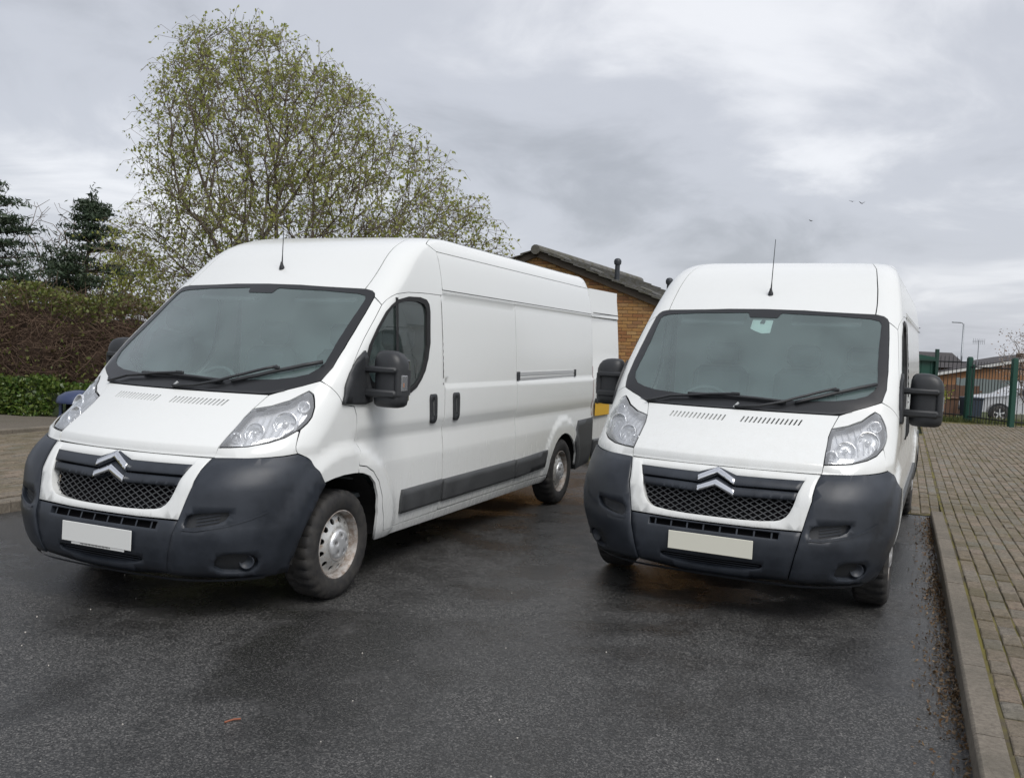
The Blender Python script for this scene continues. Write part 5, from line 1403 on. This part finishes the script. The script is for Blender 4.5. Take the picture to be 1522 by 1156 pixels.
def house():
    root = empty('house', (27.6, 50, -.55), -.25)
    HWd, rz, ez = 5.4, 4.0, 1.75
    w_ = MB(); w_.add([(-3.6, 0, 0), (1.0, 0, 0), (1.0, 0, 2.3), (1.0, 0, 2.62), (-3.6, 0, 1.62)], [(0, 1, 2, 3, 4)]); w_.obj('gable_wall', 'house_brick', root)
    w2 = MB(); w2.box((3.0, 1.0, 1.5), (4.0, 1.9, 3.0)); w2.obj('wing_wall', 'timber_brown', root)
    r_ = MB(); r_.add([(-4.1, -.25, 1.62), (1.1, -.25, 2.80), (6, -.25, 3.6), (6, 7, 3.6), (1.1, 7, 2.8), (-4.1, 7, 1.62), (-4.1, -.25, 1.5), (1.1, -.25, 2.62), (6, -.25, 3.4)], [(0, 1, 4, 5), (1, 2, 3, 4), (6, 7, 1, 0), (7, 8, 2, 1)]); r_.obj('roof', 'house_roof', root)
    f = MB(); f.add([(-4.1, -.28, 1.42), (1.0, -.28, 2.56), (1.0, -.28, 2.72), (-4.1, -.28, 1.58)], [(0, 1, 2, 3)]); f.add([(-4.1, -.24, 1.42), (1.0, -.24, 2.56), (1.0, -.24, 2.72), (-4.1, -.24, 1.58)], [(3, 2, 1, 0)]); f.obj('fascia', 'house_white', root)
    g = MB(); g.tube([(.9, -.3, 2.55), (3.4, -.3, 2.75)], .07, 8); g.obj('gutter', 'house_white', root); g = MB(); g.tube([(2.7, -.2, 0), (2.7, -.2, 2.6)], .05, 8); g.obj('downpipe', 'house_white', root)
    wn_ = MB(); wn_.box((1.6, .02, 1.95), (.8, .06, .75), bev=.01); wn_ = wn_.obj('window', 'house_white', root); pn = MB(); pn.box((1.6, -.015, 1.95), (.64, .03, .6)); pn.obj('pane', 'car_glass', wn_)
    tag(root, 'house with an orange brick gable and dark roof beyond the railings', 'house')
    an = empty('television_aerial', (26.3, 50.6, 1.05)); m = MB(); m.tube([(0, 0, 0), (0, 0, 2.05)], .022, 5); m.obj('mast', 'galv', an); b = MB(); b.tube([(-.35, 0, 1.95), (.35, .1, 1.98)], .014, 5)
    for q in np.linspace(-.32, .32, 7): b.tube([(q, -.02, 1.8 + .0 * q), (q, -.02, 2.12)], .010, 4)
    b.obj('antenna', 'galv', an); tag(an, 'thin television aerial on a mast above the dark house roof', 'aerial')
    h2 = empty('house', (23.2, 52, -.75)); w3 = MB(); w3.box((0, 2, 1.15), (5.5, 4, 2.3)); w3.obj('wall', 'timber_brown', h2)
    r2 = MB(); r2.add([(-3, -.3, 2.2), (3.3, -.3, 2.2), (3.3, 2, 3.1), (-1.0, 2, 3.1), (3.3, 4.3, 2.2), (-3, 4.3, 2.2)], [(0, 1, 2, 3), (3, 2, 4, 5), (0, 3, 5)]); r2.obj('roof', 'house_roof', h2)
    for x in (-1.2, .8):
        a_ = MB(); a_.box((x, -.02, 1.3), (.9, .06, .9), bev=.01); wob = a_.obj('window', 'house_white', h2); a_ = MB(); a_.box((x, -.055, 1.3), (.74, .03, .74)); a_.obj('pane', 'car_glass', wob)
    tag(h2, 'low dark brown house with white windows left of the brick-gabled house', 'house')
house()
def board_fence(name, x0, x1, y, z0, h, mat, label, step):
    root = empty(name, (x0, y, z0)); n = int((x1 - x0) / step); r_ = random.Random(2)
    for i in range(n):
        b = MB(); hh = h + r_.uniform(-.02, .02); b.box((step * (i + .5), r_.uniform(-.008, .008), hh / 2), (step * .94, .025, hh)); b.obj('board', mat, root)
    for f in (.25, .8):
        b = MB(); b.box(((x1 - x0) / 2, .035, h * f), (x1 - x0, .04, .08)); b.obj('rail', mat, root)
    tag(root, label, 'fence')
board_fence('timber_fence', 20.7, 23.2, 44, -.78, 1.42, 'timber_brown', 'brown boarded fence behind the silver car', .14)
board_fence('picket_fence', 23.4, 27.5, 47, -.2, 1.15, 'timber_grey', 'grey-green picket fence below the brick-gabled house', .17)
def wheelie(x, y, z, label, s=1.0, m='bin_navy'):
    root = empty('wheeled_bin', (x, y, z)); b = MB(); b.box((0, 0, .5 * s), (.52 * s, .6 * s, .95 * s), taper=1.12, bev=0); b.obj('bin_body', m, root)
    l = MB(); l.box((0, -.02, 1.0 * s), (.62 * s, .72 * s, .07 * s), bev=.02); l.obj('lid', m, root)
    for q in (-1, 1):
        w_ = MB(); w_.lathe([(.001, -.03), (.1, -.03), (.1, .03), (.001, .03)], 12, 'X', (q * .24, .28, .1)); w_.obj('wheel', 'tyre_rubber', root)
    tag(root, label, 'bin')
wheelie(17.75, 34.4, -.62, 'dark navy wheeled bin just left of the silver car')
wheelie(17.05, 34.9, -.62, 'brown wheeled bin beside the green fence post', .95, 'timber_brown')
def rubble():
    root = empty('stone_wall', (12.0, 26.2, 0)); r_ = random.Random(8)
    for j in range(4):
        for i in range(5 - j):
            b = MB(); b.box((i * .21 + .1 * (j % 2) - .7, 0, .10 + j * .19), (.20, .24, .18), bev=.02); b.obj('stone', 'stone_pink', root)
    tag(root, 'low stepped end of a pinkish stone wall beside the green cabin', 'wall')
rubble()
def planter():
    root = empty('planter', (14.1, 30.0, -.25)); b = MB(); b.box((0, 0, .3), (.5, .4, .6), bev=.02); b.obj('tub', 'house_white', root); rg = np.random.default_rng(4)
    P = rg.normal(size=(500, 3)) * np.array([.25, .2, .18]) + np.array([0, 0, .82]); mesh_fast('foliage', *leaves(P, .11, .5, 0, rg), 'lime_leaf', root)
    tag(root, 'white planter with a bright green shrub behind the railings', 'planter')
planter()
def car():
    root = empty('parked_car', (20.75, 36.0, -.60), -.10)
    # side profile, nose to the left
    pr_ = [(-2.2, .42), (-2.24, .62), (-2.16, .86), (-1.9, 1.00), (-1.1, 1.10), (-.95, 1.14), (-.15, 1.62), (.2, 1.70), (1.3, 1.72), (1.9, 1.60), (2.2, 1.15), (2.28, .9), (2.25, .42)]
    V = []; ys = (-.90, -.86, .86, .90); n = len(pr_)
    for y in (-.80, -.90, .90, .80):
        for x, z in pr_:
            inn = 1 - .16 * max(0, (z - 1.08) / .64); V.append((x * (1 if abs(y) > .85 else .985), y * inn, z if abs(y) > .85 else z * 1.015))
    F_ = [(a * n + i, a * n + (i + 1) % n, (a + 1) * n + (i + 1) % n, (a + 1) * n + i) for a in range(3) for i in range(n)]
    F_ += [tuple(range(n))[::-1], tuple(3 * n + i for i in range(n))]
    b = MB(); b.add(V, F_); b.obj('body', 'car_silver', root, angle=40)
    g = MB(); gp = [(-.72, 1.16), (-.08, 1.55), (.25, 1.61), (1.2, 1.62), (1.75, 1.50), (1.95, 1.16)]
    g.add([(x, -.90 * (1 - .16 * max(0, (z - 1.08) / .64)) - .012, z) for x, z in gp], [tuple(range(6))]); g.obj('side_window', 'car_glass', root)
    for x in (-1.35, 1.32):
        a = MB(); V = [(x + .43 * math.cos(t), -.913, .36 + .43 * math.sin(t)) for t in np.linspace(-.1, math.pi + .1, 20)]; a.add(V, [tuple(range(20))[::-1]]); a.obj('wheel_arch', 'trim_black', root)
        w_ = empty('wheel'); w_.parent = root; w_.location = (x, -.80, .355)
        t_ = MB(); t_.lathe([(.23, -.135), (.33, -.13), (.355, -.1), (.355, .1), (.24, .12)], 28, 'Y'); t_.obj('tyre', 'tyre_rubber', w_, angle=50)
        hb = MB(); hb.lathe([(.235, -.13), (.215, -.125), (.21, -.06), (.001, -.06)], 28, 'Y'); hb.obj('rim', 'rim_rust', w_)
        for q in range(5):
            t = 2 * math.pi * q / 5 + .3; s_ = MB(); s_.box((.11 * math.cos(t), -.115, .11 * math.sin(t)), (.22, .03, .06), rot=Euler((0, -t, 0)).to_matrix(), bev=.01); s_.obj('spoke', 'satin_silver', w_)
    hl_ = MB(); hl_.box((-2.06, -.70, .86), (.30, .30, .16), bev=.05); hl_.obj('headlight', 'lens_clear', root); bp_ = MB(); bp_.box((-2.2, 0, .46), (.16, 1.74, .16), bev=.05); bp_.obj('bumper', 'trim_black', root)
    sl3 = MB(); sl3.box((0, -.91, .42), (1.9, .04, .07)); sl3.obj('side_step', 'satin_silver', root)
    tag(root, 'silver car with spoked alloy wheels parked behind the railings', 'car')
car()
leafy('blossom_tree', (17.7, 30.5, 1.75), (1.15, 1.0, 1.45), 420, .06, 'blossom', .07, 6, 51, 'small pinkish blossom tree with upright twigs behind the silver car and railings', 'tree', zb=-.3, keep=.5)
# birds
for i, (u_, zz_, dx) in enumerate(((22.15, 12.2, 0), (22.8, 12.1, .3), (19.5, 10.8, .6))):
    o = MB(); a_ = .4 + .5 * (i % 2); o.add([(0, -.12, 0), (.07, 0, .02), (0, .22, 0), (-.07, 0, .02), (.42, .02, .42 * a_ * .6), (-.42, .02, .42 * a_ * .45), (0, 0, -.06), (.38, .12, .40 * a_ * .6), (-.38, .12, .40 * a_ * .45)], [(0, 1, 2, 3), (1, 4, 7, 2), (3, 2, 8, 5), (0, 6, 1), (1, 6, 2), (2, 6, 3), (3, 6, 0)])
    b = o.obj('bird', 'bird_dark'); b.scale = (.6, .6, .6); b.location = (u_, 60, zz_); b.rotation_euler = (0, 0, dx)
    tag(b, ('dark bird with raised wings, one of the close pair in the sky', 'dark bird with wings held flatter, the other of the close pair in the sky', 'lone dark bird flying lower than the close pair')[i], 'bird', 'birds in the sky')

# ------------------------------------------------------------------ litter in the gutter, grit, grass
rgq = np.random.default_rng(77)
n = 5200; s = 1.5 + 8.8 * rgq.uniform(0, 1, n) ** 1.1; dn = rgq.exponential(.05, n); ok = dn < .22
wob = .5 + .5 * np.sin(s * 2.1) * np.sin(s * .9 + 1); keep = rgq.uniform(size=n) < .25 + .75 * wob
sel = ok & keep; xy = s[sel, None] * DS + (.338 - dn[sel])[:, None] * DN
P = np.column_stack([xy, np.abs(rgq.normal(size=len(xy))) * .006 + .006]); stuff(mesh_fast('leaf_litter', *leaves(P, .022, .5, 0, rgq), 'dead_leaf'))
m_ = 900; s = rgq.uniform(11.85, 15.5, m_); nn_ = rgq.uniform(-5.2, -2.3, m_); xy = s[:, None] * DS + nn_[:, None] * DN
stuff(mesh_fast('fallen_leaves', *leaves(np.column_stack([xy, np.full(m_, .06)]), .07, .6, 0, rgq), 'dead_leaf'))
def blades(s0, s1, n0, n1, cnt_, h, z):
    s = rgq.uniform(s0, s1, cnt_); q = rgq.uniform(n0, n1, cnt_); xy = s[:, None] * DS + q[:, None] * DN
    P = np.column_stack([xy, np.full(cnt_, z)]); d = rgq.normal(size=(cnt_, 3)) * .35; d[:, 2] = 1; H = rgq.uniform(.5, 1.2, cnt_) * h
    sd = rgq.normal(size=(cnt_, 3)); sd[:, 2] = 0; sd /= np.linalg.norm(sd, axis=1, keepdims=True)
    V = np.stack([P - sd * .005, P + sd * .005, P + d * H[:, None]], 1).reshape(-1, 3)
    return V, np.arange(cnt_ * 3).reshape(-1, 3)
v1 = blades(11.75, 12.3, -5.2, -2.3, 1400, .09, .05)
stuff(mesh_fast('grass', *v1, 'grass_blade'))
gs = rgq.uniform(0, 1, (9000, 2)); gxy = np.column_stack([9.6 + gs[:, 0] * 8, 24.75 + gs[:, 1] * 2.2 + (gs[:, 0] * 8 - 1.4) * -.2]); cnt_ = len(gxy)
P = np.column_stack([gxy, np.full(cnt_, .02)]); d = rgq.normal(size=(cnt_, 3)) * .4; d[:, 2] = 1; sd = rgq.normal(size=(cnt_, 3)); sd[:, 2] = 0; sd /= np.linalg.norm(sd, axis=1, keepdims=True)
Hh = rgq.uniform(.06, .16, cnt_)
stuff(mesh_fast('grass', np.stack([P - sd * .012, P + sd * .012, P + d * Hh[:, None]], 1).reshape(-1, 3), np.arange(cnt_ * 3).reshape(-1, 3), 'grass_blade'))
gr = MB(); r_ = random.Random(9)
for k in range(26):
    x, y = r_.uniform(-2.6, 1.9), r_.uniform(3.2, 6.5); q = r_.uniform(.0015, .0035); gr.box((x, y, q * .8), (q * 2, q * 1.6, q * 1.5), rot=Euler((0, 0, r_.uniform(0, 3))).to_matrix())
principled('pale_grit', (.55, .52, .47), .8); stuff(gr.obj('loose_grit', 'pale_grit'))
tw = MB(); tw.tube([(-1.13, 3.62, .005), (-1.10, 3.645, .008), (-1.075, 3.66, .005)], .004, 5); principled('twig_red', (.25, .09, .05), .8)
tag(tw.obj('twig', 'twig_red'), 'tiny reddish twig lying on the wet tarmac', 'twig')
